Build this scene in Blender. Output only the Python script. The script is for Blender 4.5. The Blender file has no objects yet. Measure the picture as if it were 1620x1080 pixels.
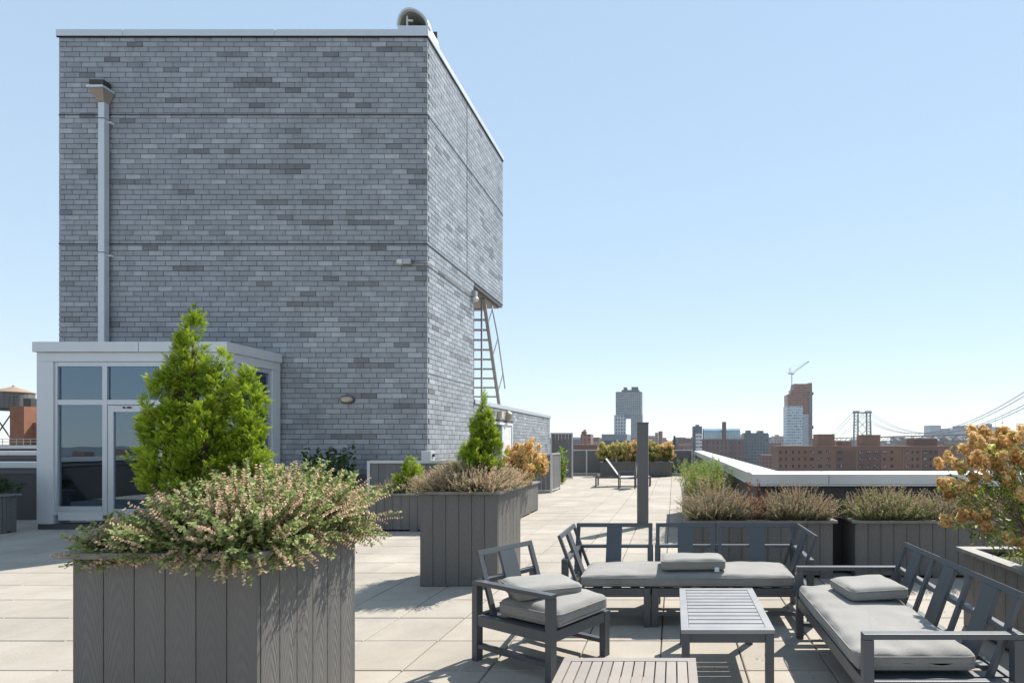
import bpy, bmesh, math, random
import numpy as np
from mathutils import Vector, Matrix
R = math.radians
random.seed(7); RNG = np.random.default_rng(11)
S = bpy.context.scene
# ------------------------------------------------------------------ camera, sky, sun, exposure
F, HX, HY, EYE = 905.0, 1066.0, 700.0, 1.59          # focal length and vanishing point in photo pixels (1620 wide)
cam = bpy.data.objects.new('camera', bpy.data.cameras.new('camera'))
S.collection.objects.link(cam); S.camera = cam
cam.location = (0, 0, EYE); cam.rotation_euler = (R(90), 0, 0)
cam.data.sensor_width = 36; cam.data.lens = F / 1620 * 36
cam.data.shift_x = (810 - HX) / 1620; cam.data.shift_y = (HY - 540) / 1620
cam.data.clip_start = .05; cam.data.clip_end = 20000
SUN_AZ, SUN_EL = 33.0, 51.0                          # degrees right of the view axis, above the horizon
W = bpy.data.worlds.new('World'); S.world = W; W.use_nodes = True
wn = W.node_tree.nodes; wl = W.node_tree.links
sky = wn.new('ShaderNodeTexSky'); sky.sky_type = 'NISHITA'; sky.sun_disc = False
sky.sun_elevation = R(SUN_EL); sky.sun_rotation = R(SUN_AZ)
sky.altitude = 0; sky.air_density = 0.8; sky.dust_density = 0.0; sky.ozone_density = 3.0
gam = wn.new('ShaderNodeGamma'); gam.inputs[1].default_value = .30      # hazy bright day: flatter sky, same in every direction
hsv = wn.new('ShaderNodeHueSaturation'); hsv.inputs['Saturation'].default_value = 1.5; hsv.inputs['Hue'].default_value = .494
wl.new(sky.outputs[0], gam.inputs[0]); wl.new(gam.outputs[0], hsv.inputs['Color']); wl.new(hsv.outputs[0], wn['Background'].inputs[0]); wn['Background'].inputs[1].default_value = .15
sl = bpy.data.lights.new('sun', 'SUN'); sl.energy = 2.0; sl.angle = R(.5); sl.color = (1, .95, .87)
so = bpy.data.objects.new('sun', sl); S.collection.objects.link(so)
sd = Vector((math.sin(R(SUN_AZ)) * math.cos(R(SUN_EL)), math.cos(R(SUN_AZ)) * math.cos(R(SUN_EL)), math.sin(R(SUN_EL))))
so.rotation_euler = sd.to_track_quat('Z', 'Y').to_euler(); so.location = (6, 8, 30)
S.view_settings.view_transform = 'Standard'; S.view_settings.look = 'None'
S.view_settings.exposure = 2.0; S.view_settings.gamma = 1
S.cycles.max_bounces = 8; S.cycles.transparent_max_bounces = 12

# ------------------------------------------------------------------ helpers
def wx(px, D): return (px - HX) * D / F
def wz(py, D): return EYE + (HY - py) * D / F

def link(o, parent=None):
    S.collection.objects.link(o)
    if parent: o.parent = parent
    return o
def tag(o, label=None, cat=None, group=None, kind=None):
    if label: o['label'] = label
    if cat: o['category'] = cat
    if group: o['group'] = group
    if kind: o['kind'] = kind
    return o
def empty(name, loc=(0, 0, 0), rz=0, label=None, cat=None, group=None, kind=None):
    o = link(bpy.data.objects.new(name, None)); o.location = loc; o.rotation_euler = (0, 0, rz)
    o.empty_display_size = .2
    return tag(o, label, cat, group, kind)

class MB:
    """collects shapes, builds one mesh object"""
    def __init__(s): s.v = []; s.f = []; s.t = []
    def add(s, v, f, tone=.5):
        b = len(s.v); s.v += [tuple(p) for p in v]; s.f += [tuple(i + b for i in q) for q in f]; s.t += [tone] * len(v)
        return s
    def hexa(s, p, tone=.5):
        return s.add(p, [(0, 3, 2, 1), (4, 5, 6, 7), (0, 1, 5, 4), (1, 2, 6, 5), (2, 3, 7, 6), (3, 0, 4, 7)], tone)
    def box(s, x0, x1, y0, y1, z0, z1, tone=.5):
        return s.hexa([(x0, y0, z0), (x1, y0, z0), (x1, y1, z0), (x0, y1, z0), (x0, y0, z1), (x1, y0, z1), (x1, y1, z1), (x0, y1, z1)], tone)
    def bar(s, a, b, w, h, up=(0, 0, 1), tone=.5):
        a = Vector(a); b = Vector(b); d = (b - a).normalized(); u = Vector(up)
        if abs(d.dot(u)) > .99: u = Vector((0, 1, 0))
        r = d.cross(u).normalized() * (w / 2); u = r.cross(d).normalized() * (h / 2)
        return s.hexa([a - r - u, a + r - u, b + r - u, b - r - u, a - r + u, a + r + u, b + r + u, b - r + u], tone)
    def tube(s, pts, rad, n=8, cap=True, tone=.5):
        pts = [Vector(p) for p in pts]; m = len(pts)
        if not hasattr(rad, '__len__'): rad = [rad] * m
        vs = []; fs = []; ref = None
        for i, p in enumerate(pts):
            d = (pts[min(i + 1, m - 1)] - pts[max(i - 1, 0)]).normalized()
            if ref is None:
                ref = Vector((1, 0, 0)) if abs(d.x) < .9 else Vector((0, 1, 0))
            a = (ref - d * ref.dot(d)).normalized(); c = d.cross(a); ref = a
            for k in range(n):
                q = 2 * math.pi * k / n; vs.append(p + (a * math.cos(q) + c * math.sin(q)) * rad[i])
        for i in range(m - 1):
            for k in range(n):
                k2 = (k + 1) % n; fs.append((i * n + k, i * n + k2, (i + 1) * n + k2, (i + 1) * n + k))
        if cap: fs.append(tuple(range(n))[::-1]); fs.append(tuple(range((m - 1) * n, m * n)))
        return s.add(vs, fs, tone)
    def prism(s, pts, z0, z1, tone=.5):
        n = len(pts)
        v = [(x, y, z0) for x, y in pts] + [(x, y, z1) for x, y in pts]
        return s.add(v, [tuple(range(n))[::-1], tuple(range(n, 2 * n))] + [(i, (i + 1) % n, n + (i + 1) % n, n + i) for i in range(n)], tone)
    def mesh(s, name, m, smooth=False, bevel=0):
        me = bpy.data.meshes.new(name); me.from_pydata(s.v, [], s.f)
        at = me.attributes.new('tone', 'FLOAT', 'POINT'); at.data.foreach_set('value', np.array(s.t, dtype=np.float32))
        if bevel:
            bm = bmesh.new(); bm.from_mesh(me)
            bmesh.ops.bevel(bm, geom=[e for e in bm.edges], offset=bevel, segments=2, affect='EDGES', profile=.7, clamp_overlap=True)
            bm.to_mesh(me); bm.free()
        me.materials.append(m)
        if smooth:
            me.polygons.foreach_set('use_smooth', [True] * len(me.polygons))
        me.update(); return me
    def build(s, name, m, parent=None, smooth=False, bevel=0):
        return link(bpy.data.objects.new(name, s.mesh(name, m, smooth, bevel)), parent)

def np_obj(name, V, Q, tone, m, parent=None):
    me = bpy.data.meshes.new(name)
    V = np.asarray(V, dtype=np.float32); Q = np.asarray(Q, dtype=np.int32)
    nf, k = Q.shape
    me.vertices.add(len(V)); me.vertices.foreach_set('co', V.ravel())
    me.loops.add(nf * k); me.loops.foreach_set('vertex_index', Q.ravel())
    me.polygons.add(nf); me.polygons.foreach_set('loop_start', np.arange(0, nf * k, k, dtype=np.int32))
    me.update(calc_edges=True); me.validate()
    at = me.attributes.new('tone', 'FLOAT', 'POINT'); at.data.foreach_set('value', np.asarray(tone, dtype=np.float32))
    me.materials.append(m)
    return link(bpy.data.objects.new(name, me), parent)

# ------------------------------------------------------------------ materials
def newmat(name):
    m = bpy.data.materials.new(name); m.use_nodes = True
    nt = m.node_tree; return m, nt, nt.nodes, nt.links, nt.nodes['Principled BSDF']
def c4(c): return (c[0], c[1], c[2], 1)
def pm(name, col, rough=.55, metal=0., var=.12, scale=3., bump=0., bscale=60., spec=.5, tone=0., objrand=0., streak=False):
    m, nt, N, L, P = newmat(name)
    P.inputs['Roughness'].default_value = rough; P.inputs['Metallic'].default_value = metal
    P.inputs['Specular IOR Level'].default_value = spec
    tc = N.new('ShaderNodeTexCoord'); mp = N.new('ShaderNodeMapping')
    L.new(tc.outputs['Object'], mp.inputs[0])
    if streak: mp.inputs['Scale'].default_value = (1, 1, .12)
    n1 = N.new('ShaderNodeTexNoise'); n1.inputs['Scale'].default_value = scale; n1.inputs['Detail'].default_value = 6
    n1.inputs['Roughness'].default_value = .65
    L.new(mp.outputs[0], n1.inputs['Vector'])
    mr = N.new('ShaderNodeMapRange'); mr.inputs[1].default_value = .25; mr.inputs[2].default_value = .75
    mr.inputs[3].default_value = 1 - var; mr.inputs[4].default_value = 1 + var
    L.new(n1.outputs[0], mr.inputs[0]); val = mr.outputs[0]
    def mul(a, b):
        q = N.new('ShaderNodeMath'); q.operation = 'MULTIPLY'; L.new(a, q.inputs[0]); L.new(b, q.inputs[1]); return q.outputs[0]
    if tone:
        at = N.new('ShaderNodeAttribute'); at.attribute_name = 'tone'
        m2 = N.new('ShaderNodeMapRange'); m2.inputs[3].default_value = 1 - tone; m2.inputs[4].default_value = 1 + tone
        L.new(at.outputs['Fac'], m2.inputs[0]); val = mul(val, m2.outputs[0])
    if objrand:
        oi = N.new('ShaderNodeObjectInfo'); m3 = N.new('ShaderNodeMapRange')
        m3.inputs[3].default_value = 1 - objrand; m3.inputs[4].default_value = 1 + objrand
        L.new(oi.outputs['Random'], m3.inputs[0]); val = mul(val, m3.outputs[0])
    vm = N.new('ShaderNodeVectorMath'); vm.operation = 'SCALE'; vm.inputs[0].default_value = col
    L.new(val, vm.inputs['Scale']); L.new(vm.outputs[0], P.inputs['Base Color'])
    rr = N.new('ShaderNodeMapRange'); rr.inputs[3].default_value = max(0, rough - .08); rr.inputs[4].default_value = min(1, rough + .08)
    L.new(n1.outputs[0], rr.inputs[0]); L.new(rr.outputs[0], P.inputs['Roughness'])
    if bump:
        n2 = N.new('ShaderNodeTexNoise'); n2.inputs['Scale'].default_value = bscale; n2.inputs['Detail'].default_value = 3
        L.new(tc.outputs['Object'], n2.inputs['Vector'])
        b = N.new('ShaderNodeBump'); b.inputs['Strength'].default_value = bump; b.inputs['Distance'].default_value = .004
        L.new(n2.outputs[0], b.inputs['Height']); L.new(b.outputs[0], P.inputs['Normal'])
    return m

def ramp_node(N, stops):
    r = N.new('ShaderNodeValToRGB'); e = r.color_ramp.elements
    e[0].position, e[0].color = stops[0][0], c4(stops[0][1]); e[1].position, e[1].color = stops[-1][0], c4(stops[-1][1])
    for p, c in stops[1:-1]:
        q = e.new(p); q.color = c4(c)
    return r

def leafmat(name, stops, trans=.35, rough=.6):
    m, nt, N, L, P = newmat(name)
    at = N.new('ShaderNodeAttribute'); at.attribute_name = 'tone'
    r = ramp_node(N, stops); L.new(at.outputs['Fac'], r.inputs[0])
    P.inputs['Roughness'].default_value = rough; P.inputs['Specular IOR Level'].default_value = .3
    L.new(r.outputs[0], P.inputs['Base Color'])
    t = N.new('ShaderNodeBsdfTranslucent'); L.new(r.outputs[0], t.inputs[0])
    mx = N.new('ShaderNodeMixShader'); mx.inputs[0].default_value = trans
    L.new(P.outputs[0], mx.inputs[1]); L.new(t.outputs[0], mx.inputs[2]); L.new(mx.outputs[0], N['Material Output'].inputs[0])
    return m

def brickmat(name, stops, rough=.32):
    m, nt, N, L, P = newmat(name)
    at = N.new('ShaderNodeAttribute'); at.attribute_name = 'tone'
    r = ramp_node(N, stops); L.new(at.outputs['Fac'], r.inputs[0])
    tc = N.new('ShaderNodeTexCoord')
    n1 = N.new('ShaderNodeTexNoise'); n1.inputs['Scale'].default_value = 2.2; n1.inputs['Detail'].default_value = 9; n1.inputs['Distortion'].default_value = 1.2
    L.new(tc.outputs['Object'], n1.inputs['Vector'])
    mr = N.new('ShaderNodeMapRange'); mr.inputs[1].default_value = .3; mr.inputs[2].default_value = .7; mr.inputs[3].default_value = .84; mr.inputs[4].default_value = 1.14
    L.new(n1.outputs[0], mr.inputs[0])
    vm = N.new('ShaderNodeVectorMath'); vm.operation = 'SCALE'; L.new(r.outputs[0], vm.inputs[0]); L.new(mr.outputs[0], vm.inputs['Scale'])
    L.new(vm.outputs[0], P.inputs['Base Color'])
    r2 = N.new('ShaderNodeMapRange'); r2.inputs[3].default_value = rough - .1; r2.inputs[4].default_value = rough + .2
    L.new(n1.outputs[0], r2.inputs[0]); L.new(r2.outputs[0], P.inputs['Roughness'])
    b = N.new('ShaderNodeBump'); b.inputs['Strength'].default_value = .25; b.inputs['Distance'].default_value = .004
    n2 = N.new('ShaderNodeTexNoise'); n2.inputs['Scale'].default_value = 22; n2.inputs['Detail'].default_value = 5
    L.new(tc.outputs['Object'], n2.inputs['Vector']); L.new(n2.outputs[0], b.inputs['Height']); L.new(b.outputs[0], P.inputs['Normal'])
    return m

def plankmat(name, col):
    """embossed composite board with cathedral grain"""
    m, nt, N, L, P = newmat(name)
    tc = N.new('ShaderNodeTexCoord'); oi = N.new('ShaderNodeObjectInfo')
    vm = N.new('ShaderNodeVectorMath'); vm.operation = 'MULTIPLY_ADD'
    vm.inputs[1].default_value = (1, 1, 1)
    cx = N.new('ShaderNodeCombineXYZ')
    for i, k in enumerate((.0, .0, 9.)):
        q = N.new('ShaderNodeMath'); q.operation = 'MULTIPLY'; q.inputs[1].default_value = k
        L.new(oi.outputs['Random'], q.inputs[0]); L.new(q.outputs[0], cx.inputs[i])
    L.new(tc.outputs['Object'], vm.inputs[0]); L.new(cx.outputs[0], vm.inputs[2])
    mp = N.new('ShaderNodeMapping'); mp.inputs['Scale'].default_value = (14, 14, 1.1); L.new(vm.outputs[0], mp.inputs[0])
    n0 = N.new('ShaderNodeTexNoise'); n0.inputs['Scale'].default_value = .55; n0.inputs['Detail'].default_value = 2
    L.new(mp.outputs[0], n0.inputs['Vector'])
    # parabolic rings: z + x^2
    sx = N.new('ShaderNodeSeparateXYZ'); L.new(vm.outputs[0], sx.inputs[0]); so_ = N.new('ShaderNodeSeparateXYZ'); L.new(tc.outputs['Object'], so_.inputs[0])
    def ma(op, a, b):
        q = N.new('ShaderNodeMath'); q.operation = op
        for i, v in enumerate((a, b)):
            if isinstance(v, (int, float)): q.inputs[i].default_value = v
            else: L.new(v, q.inputs[i])
        return q.outputs[0]
    u = ma('ADD', so_.outputs[0], so_.outputs[1])
    para = ma('MULTIPLY', ma('MULTIPLY', u, u), 90.)
    h = ma('ADD', ma('ADD', sx.outputs[2], para), ma('MULTIPLY', n0.outputs[0], .55))
    w = ma('SINE', ma('MULTIPLY', h, 70.), 0)
    mr = N.new('ShaderNodeMapRange'); mr.inputs[1].default_value = -1; mr.inputs[3].default_value = .94; mr.inputs[4].default_value = 1.04; L.new(w, mr.inputs[0])
    m3 = N.new('ShaderNodeMapRange'); m3.inputs[3].default_value = .93; m3.inputs[4].default_value = 1.07; L.new(oi.outputs['Random'], m3.inputs[0])
    sc = N.new('ShaderNodeVectorMath'); sc.operation = 'SCALE'; sc.inputs[0].default_value = col
    L.new(ma('MULTIPLY', mr.outputs[0], m3.outputs[0]), sc.inputs['Scale']); L.new(sc.outputs[0], P.inputs['Base Color'])
    P.inputs['Roughness'].default_value = .5
    b = N.new('ShaderNodeBump'); b.inputs['Strength'].default_value = .45; b.inputs['Distance'].default_value = .002
    L.new(w, b.inputs['Height']); L.new(b.outputs[0], P.inputs['Normal'])
    return m

def glassmat(name, tint=(.40, .54, .64), refl=.17):
    m, nt, N, L, P = newmat(name); N.remove(P)
    t = N.new('ShaderNodeBsdfTransparent'); t.inputs[0].default_value = c4(tint)
    g = N.new('ShaderNodeBsdfGlossy'); g.inputs[0].default_value = (.60, .80, 1, 1); g.inputs['Roughness'].default_value = .01
    tc = N.new('ShaderNodeTexCoord'); n = N.new('ShaderNodeTexNoise'); n.inputs['Scale'].default_value = 1.1; L.new(tc.outputs['Object'], n.inputs['Vector'])
    b = N.new('ShaderNodeBump'); b.inputs['Strength'].default_value = .05; b.inputs['Distance'].default_value = .02; L.new(n.outputs[0], b.inputs['Height']); L.new(b.outputs[0], g.inputs['Normal'])
    fr = N.new('ShaderNodeFresnel'); fr.inputs[0].default_value = 1.5
    mr = N.new('ShaderNodeMapRange'); mr.inputs[3].default_value = refl; mr.inputs[4].default_value = 1; L.new(fr.outputs[0], mr.inputs[0])
    mx = N.new('ShaderNodeMixShader'); L.new(mr.outputs[0], mx.inputs[0]); L.new(t.outputs[0], mx.inputs[1]); L.new(g.outputs[0], mx.inputs[2])
    L.new(mx.outputs[0], N['Material Output'].inputs[0]); return m

def facade(name, wall, win, sx, sz, fx=.5, fz=.5, rough=.4):
    """window grid of far towers whose windows are below a pixel or two"""
    m, nt, N, L, P = newmat(name)
    tc = N.new('ShaderNodeTexCoord'); sp = N.new('ShaderNodeSeparateXYZ'); L.new(tc.outputs['Object'], sp.inputs[0])
    def ma(op, a, b):
        q = N.new('ShaderNodeMath'); q.operation = op
        for i, v in enumerate((a, b)):
            if isinstance(v, (int, float)): q.inputs[i].default_value = v
            else: L.new(v, q.inputs[i])
        return q.outputs[0]
    u = ma('DIVIDE', ma('ADD', sp.outputs[0], sp.outputs[1]), sx); v = ma('DIVIDE', sp.outputs[2], sz)
    a = ma('LESS_THAN', ma('FRACT', u, 0), fx); b = ma('LESS_THAN', ma('FRACT', v, 0), fz); k = ma('MULTIPLY', a, b)
    wnz = N.new('ShaderNodeTexWhiteNoise'); wnz.noise_dimensions = '2D'; cb = N.new('ShaderNodeCombineXYZ')
    L.new(ma('FLOOR', u, 0), cb.inputs[0]); L.new(ma('FLOOR', v, 0), cb.inputs[1]); L.new(cb.outputs[0], wnz.inputs[0])
    sc = N.new('ShaderNodeVectorMath'); sc.operation = 'SCALE'; sc.inputs[0].default_value = win
    mr = N.new('ShaderNodeMapRange'); mr.inputs[3].default_value = .5; mr.inputs[4].default_value = 1.8; L.new(wnz.outputs[0], mr.inputs[0]); L.new(mr.outputs[0], sc.inputs['Scale'])
    mx = N.new('ShaderNodeMix'); mx.data_type = 'RGBA'; mx.inputs[6].default_value = c4(wall); L.new(k, mx.inputs[0]); L.new(sc.outputs[0], mx.inputs[7])
    L.new(mx.outputs[2], P.inputs['Base Color']); P.inputs['Roughness'].default_value = rough
    return m

def pavermat():
    m, nt, N, L, P = newmat('paver_concrete')
    at = N.new('ShaderNodeAttribute'); at.attribute_name = 'tone'
    geo = N.new('ShaderNodeNewGeometry')
    n1 = N.new('ShaderNodeTexNoise'); n1.inputs['Scale'].default_value = 1.1; n1.inputs['Detail'].default_value = 8; n1.inputs['Roughness'].default_value = .7
    n2 = N.new('ShaderNodeTexNoise'); n2.inputs['Scale'].default_value = 160; n2.inputs['Detail'].default_value = 2
    n3 = N.new('ShaderNodeTexVoronoi'); n3.inputs['Scale'].default_value = 2.6
    for n in (n1, n2, n3): L.new(geo.outputs['Position'], n.inputs['Vector'])
    def mr(src, a, b, lo=0., hi=1.):
        q = N.new('ShaderNodeMapRange'); q.inputs[1].default_value = lo; q.inputs[2].default_value = hi; q.inputs[3].default_value = a; q.inputs[4].default_value = b; L.new(src, q.inputs[0]); return q.outputs[0]
    def mul(a, b):
        q = N.new('ShaderNodeMath'); q.operation = 'MULTIPLY'; L.new(a, q.inputs[0]); L.new(b, q.inputs[1]); return q.outputs[0]
    v = mul(mul(mr(at.outputs['Fac'], .93, 1.07), mr(n1.outputs[0], .78, 1.12, .3, .7)), mul(mr(n2.outputs[0], .78, 1.22, .25, .75), mr(n3.outputs['Distance'], .6, 1., .0, .035)))
    sc = N.new('ShaderNodeVectorMath'); sc.operation = 'SCALE'; sc.inputs[0].default_value = (.36, .322, .272); L.new(v, sc.inputs['Scale']); L.new(sc.outputs[0], P.inputs['Base Color'])
    P.inputs['Roughness'].default_value = .85
    b = N.new('ShaderNodeBump'); b.inputs['Strength'].default_value = .35; b.inputs['Distance'].default_value = .002; L.new(n2.outputs[0], b.inputs['Height']); L.new(b.outputs[0], P.inputs['Normal'])
    return m

def fabricmat(name, col):
    m, nt, N, L, P = newmat(name)
    tc = N.new('ShaderNodeTexCoord')
    n1 = N.new('ShaderNodeTexNoise'); n1.inputs['Scale'].default_value = 4; n1.inputs['Detail'].default_value = 6
    n2 = N.new('ShaderNodeTexNoise'); n2.inputs['Scale'].default_value = 260; n2.inputs['Detail'].default_value = 1
    mp = N.new('ShaderNodeMapping'); mp.inputs['Scale'].default_value = (1, .25, 1); L.new(tc.outputs['Object'], mp.inputs[0])
    L.new(tc.outputs['Object'], n1.inputs['Vector']); L.new(mp.outputs[0], n2.inputs['Vector'])
    a = N.new('ShaderNodeMath'); a.operation = 'ADD'; L.new(n1.outputs[0], a.inputs[0]); L.new(n2.outputs[0], a.inputs[1])
    mr = N.new('ShaderNodeMapRange'); mr.inputs[1].default_value = .6; mr.inputs[2].default_value = 1.4; mr.inputs[3].default_value = .78; mr.inputs[4].default_value = 1.18; L.new(a.outputs[0], mr.inputs[0])
    sc = N.new('ShaderNodeVectorMath'); sc.operation = 'SCALE'; sc.inputs[0].default_value = col; L.new(mr.outputs[0], sc.inputs['Scale']); L.new(sc.outputs[0], P.inputs['Base Color'])
    P.inputs['Roughness'].default_value = .9; P.inputs['Sheen Weight'].default_value = .15
    b = N.new('ShaderNodeBump'); b.inputs['Strength'].default_value = .4; b.inputs['Distance'].default_value = .002; L.new(n2.outputs[0], b.inputs['Height']); L.new(b.outputs[0], P.inputs['Normal'])
    return m

M = {}
M['brick'] = brickmat('slate_brick', [(0, (.16, .16, .168)), (.14, (.215, .22, .23)), (.2, (.27, .285, .305)), (.6, (.335, .355, .38)), (1, (.44, .46, .48))])
M['mortar'] = pm('mortar', (.13, .13, .13), .9)
M['coping'] = pm('coping_metal', (.66, .68, .70), .38, .35, .05, 1.5)
M['copingtop'] = pm('parapet_coping_metal', (.62, .635, .65), .36, .5, .06, 1.2)
M['dark'] = pm('dark_wall', (.062, .058, .06), .6, 0, .18, 1.5, streak=True)
M['black'] = pm('black_void', (.012, .012, .013), .8)
M['alu'] = pm('aluminium', (.58, .60, .62), .36, .55, .05, 2.)
M['alupaint'] = pm('painted_aluminium', (.64, .655, .67), .36, .3, .06, 1.2, streak=True)
M['plank'] = plankmat('composite_plank', (.138, .132, .126))
M['cap'] = pm('composite_cap', (.20, .188, .17), .62, 0, .3, 9, .4, 40)
M['slatgrey'] = pm('grey_slat', (.15, .15, .152), .55, 0, .1, 3, objrand=.08)
M['panel'] = pm('grey_panel', (.105, .103, .105), .6, 0, .12, 3)
M['frame'] = pm('furniture_paint', (.082, .09, .10), .42, .1, .08, 5, .12, 180)
M['tabletop'] = pm('table_slat_paint', (.29, .285, .285), .4, .15, .08, 6, .1, 160)
M['taupe'] = pm('taupe_slat', (.27, .235, .205), .6, 0, .1, 7, .2, 70, objrand=.07)
M['fabric'] = fabricmat('grey_cushion', (.25, .238, .220))
M['soil'] = pm('soil', (.05, .038, .028), .95, 0, .5, 25, .8, 40)
M['white'] = pm('white_plastic', (.72, .72, .7), .4)
M['glass'] = glassmat('coated_glass')
M['steel'] = pm('galvanised', (.42, .42, .42), .38, .7, .12, 5)
M['stairwood'] = pm('stair_tread', (.36, .34, .31), .6, .1, .1, 5)
M['rust'] = pm('bronze_box', (.06, .04, .033), .55)
M['tan'] = pm('lamp_lens', (.52, .46, .34), .35)
M['post'] = pm('post_paint', (.135, .135, .137), .5, .2, .08, 3)
M['paver'] = pavermat()
M['bark'] = pm('bark', (.09, .062, .042), .9, 0, .3, 20, .6, 60)
M['twig'] = pm('twig', (.21, .145, .09), .8, 0, .3, 20)
M['cypress'] = leafmat('cypress_leaf', [(0, (.05, .095, .012)), (.4, (.235, .345, .02)), (1, (.60, .68, .06))], .38)
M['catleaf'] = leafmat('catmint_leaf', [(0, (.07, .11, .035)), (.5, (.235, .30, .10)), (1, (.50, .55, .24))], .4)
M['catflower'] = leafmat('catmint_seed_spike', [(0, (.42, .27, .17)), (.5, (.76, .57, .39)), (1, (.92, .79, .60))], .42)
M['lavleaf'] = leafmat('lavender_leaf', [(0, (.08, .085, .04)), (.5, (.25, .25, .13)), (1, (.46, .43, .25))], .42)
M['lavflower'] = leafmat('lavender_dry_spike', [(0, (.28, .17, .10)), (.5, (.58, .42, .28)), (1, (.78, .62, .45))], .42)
M['hydrangea'] = leafmat('hydrangea_floret', [(0, (.42, .22, .07)), (.5, (.80, .56, .23)), (1, (.93, .78, .46))], .5)
M['hydlime'] = leafmat('hydrangea_lime_floret', [(0, (.55, .36, .13)), (.5, (.68, .58, .20)), (1, (.78, .77, .36))], .35)
M['green'] = leafmat('green_leaf', [(0, (.08, .14, .025)), (.5, (.22, .31, .045)), (1, (.45, .50, .08))], .4)
M['darkgreen'] = leafmat('dark_green_leaf', [(0, (.02, .045, .015)), (.5, (.05, .10, .03)), (1, (.11, .17, .05))], .3)
M['redleaf'] = leafmat('red_leaf', [(0, (.10, .02, .02)), (.5, (.25, .07, .035)), (1, (.38, .13, .05))], .3)
# ------------------------------------------------------------------ terrace floor: pavers
GROUND = -42.0
PLANTERS = [(-2.975, -2.06, 2.83, 3.70), (-2.83, -1.95, 6.33, 7.3), (-5.5, -3.75, 10.25, 11.0), (-4.15, -3.2, 11.7, 13.4), (.17, 1.87, 6.72, 7.24),
            (2.13, 3.95, 6.72, 7.24), (2.47, 3.45, 3.1, 5.02), (.17, .95, 9.6, 13.2), (-12.9, -11.74, 9.98, 10.22), (-3.5, -.06, 26.8, 27.5), (-12.0, -5.17, 10.5, 24)]
fl = MB().box(-17, 1.3, -9, 28.6, GROUND, -.045).box(1.3, 9.5, -9, 7.6, GROUND, -.045)
floor = tag(fl.build('terrace_floor', pm('floor_bed', (.10, .09, .08), .9)), 'beige concrete paver floor of the roof terrace', 'floor', kind='structure')
PITCH = .6
pv = []
for i in range(-27, 17):
    for j in range(-14, 41):
        x0 = -.10 + i * PITCH; y0 = 4.0 + j * PITCH; cx = x0 + .3; cy = y0 + .3
        if cx < -16.6 or cy > 28.2 or (cx > 1.0 and cy > 7.2) or cx > 9: continue
        vis = 0
        if cy > 2:
            px = HX + cx * F / cy; py = HY + EYE * F / cy
            if -40 < px < 1660 and py < 1110 and not any(a <= cx <= b and c <= cy <= d for a, b, c, d in PLANTERS):
                vis = 1 / cy ** 3
        pv.append((vis, x0, y0))
pv.sort(key=lambda t: -t[0])
def paver_box(mb, x, y, tone, dz=0, c=.0045, b=.006):
    x0, x1, y0, y1, z = x + c, x + PITCH - c, y + c, y + PITCH - c, dz
    mb.add([(x0, y0, -.04), (x1, y0, -.04), (x1, y1, -.04), (x0, y1, -.04), (x0, y0, z - b), (x1, y0, z - b), (x1, y1, z - b), (x0, y1, z - b),
            (x0 + b, y0 + b, z), (x1 - b, y0 + b, z), (x1 - b, y1 - b, z), (x0 + b, y1 - b, z)],
           [(0, 1, 5, 4), (1, 2, 6, 5), (2, 3, 7, 6), (3, 0, 4, 7), (4, 5, 9, 8), (5, 6, 10, 9), (6, 7, 11, 10), (7, 4, 8, 11), (8, 9, 10, 11)], tone)
pmesh = []
for k in range(12):
    mb = MB(); paver_box(mb, 0, 0, (k + .5) / 12); pmesh.append(mb.mesh('paver', M['paver']))
rest = MB()
for k, (vis, x, y) in enumerate(pv):
    if k < 300 and vis > 0:
        o = link(bpy.data.objects.new('paver', random.choice(pmesh)), floor); o.location = (x, y, random.uniform(-.0015, .001))
        o.rotation_euler = (random.uniform(-.0012, .0012), random.uniform(-.0012, .0012), random.uniform(-.0015, .0015))
    else:
        paver_box(rest, x, y, random.random(), random.uniform(-.001, .0008))
tag(rest.build('paver_field', M['paver'], floor), kind='stuff')

# ------------------------------------------------------------------ brick tower
TX0, TX1, TY, TY1, TY2, TZ, SOF = -12.90, -5.171, 12.0, 14.8, 17.3, 10.235, 5.66
tower = empty('brick_tower', (TX0, TY, 0), label='tall slate grey brick bulkhead tower with white metal coping', cat='tower')
TO = Vector((TX0, TY, 0))
def T(mb, name, m, parent=None, **k):          # build in world coordinates, parent under the tower
    o = mb.build(name, m, parent or tower, **k)
    if not parent: o.location = -TO
    return o
e = .012
T(MB().box(TX0 + e, TX1 - e, TY + e, TY1 - e, 0, SOF - .01), 'lower_wall', M['mortar'])
T(MB().box(TX0 + e, TX1 - e, TY + e, TY2 - e, SOF, TZ - .14), 'upper_wall', M['mortar'])
T(MB().box(TX0 + .02, TX1 - .1, TY1 - e + .003, TY2 - .1, SOF - .045, SOF - .004), 'soffit', pm('soffit_board', (.22, .185, .15), .7, 0, .2, 6))
COURSE, BL, G = .1068, .3196, .0105
def tone(seedrow, col):
    global run
    if run > 0: run -= 1; return random.uniform(0, .16)
    if random.random() < .04: run = random.choice([0, 0, 0, 0, 1, 2]); return random.uniform(0, .16)
    return min(1, max(.2, random.gauss(.5, .19)))
run = 0
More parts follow.
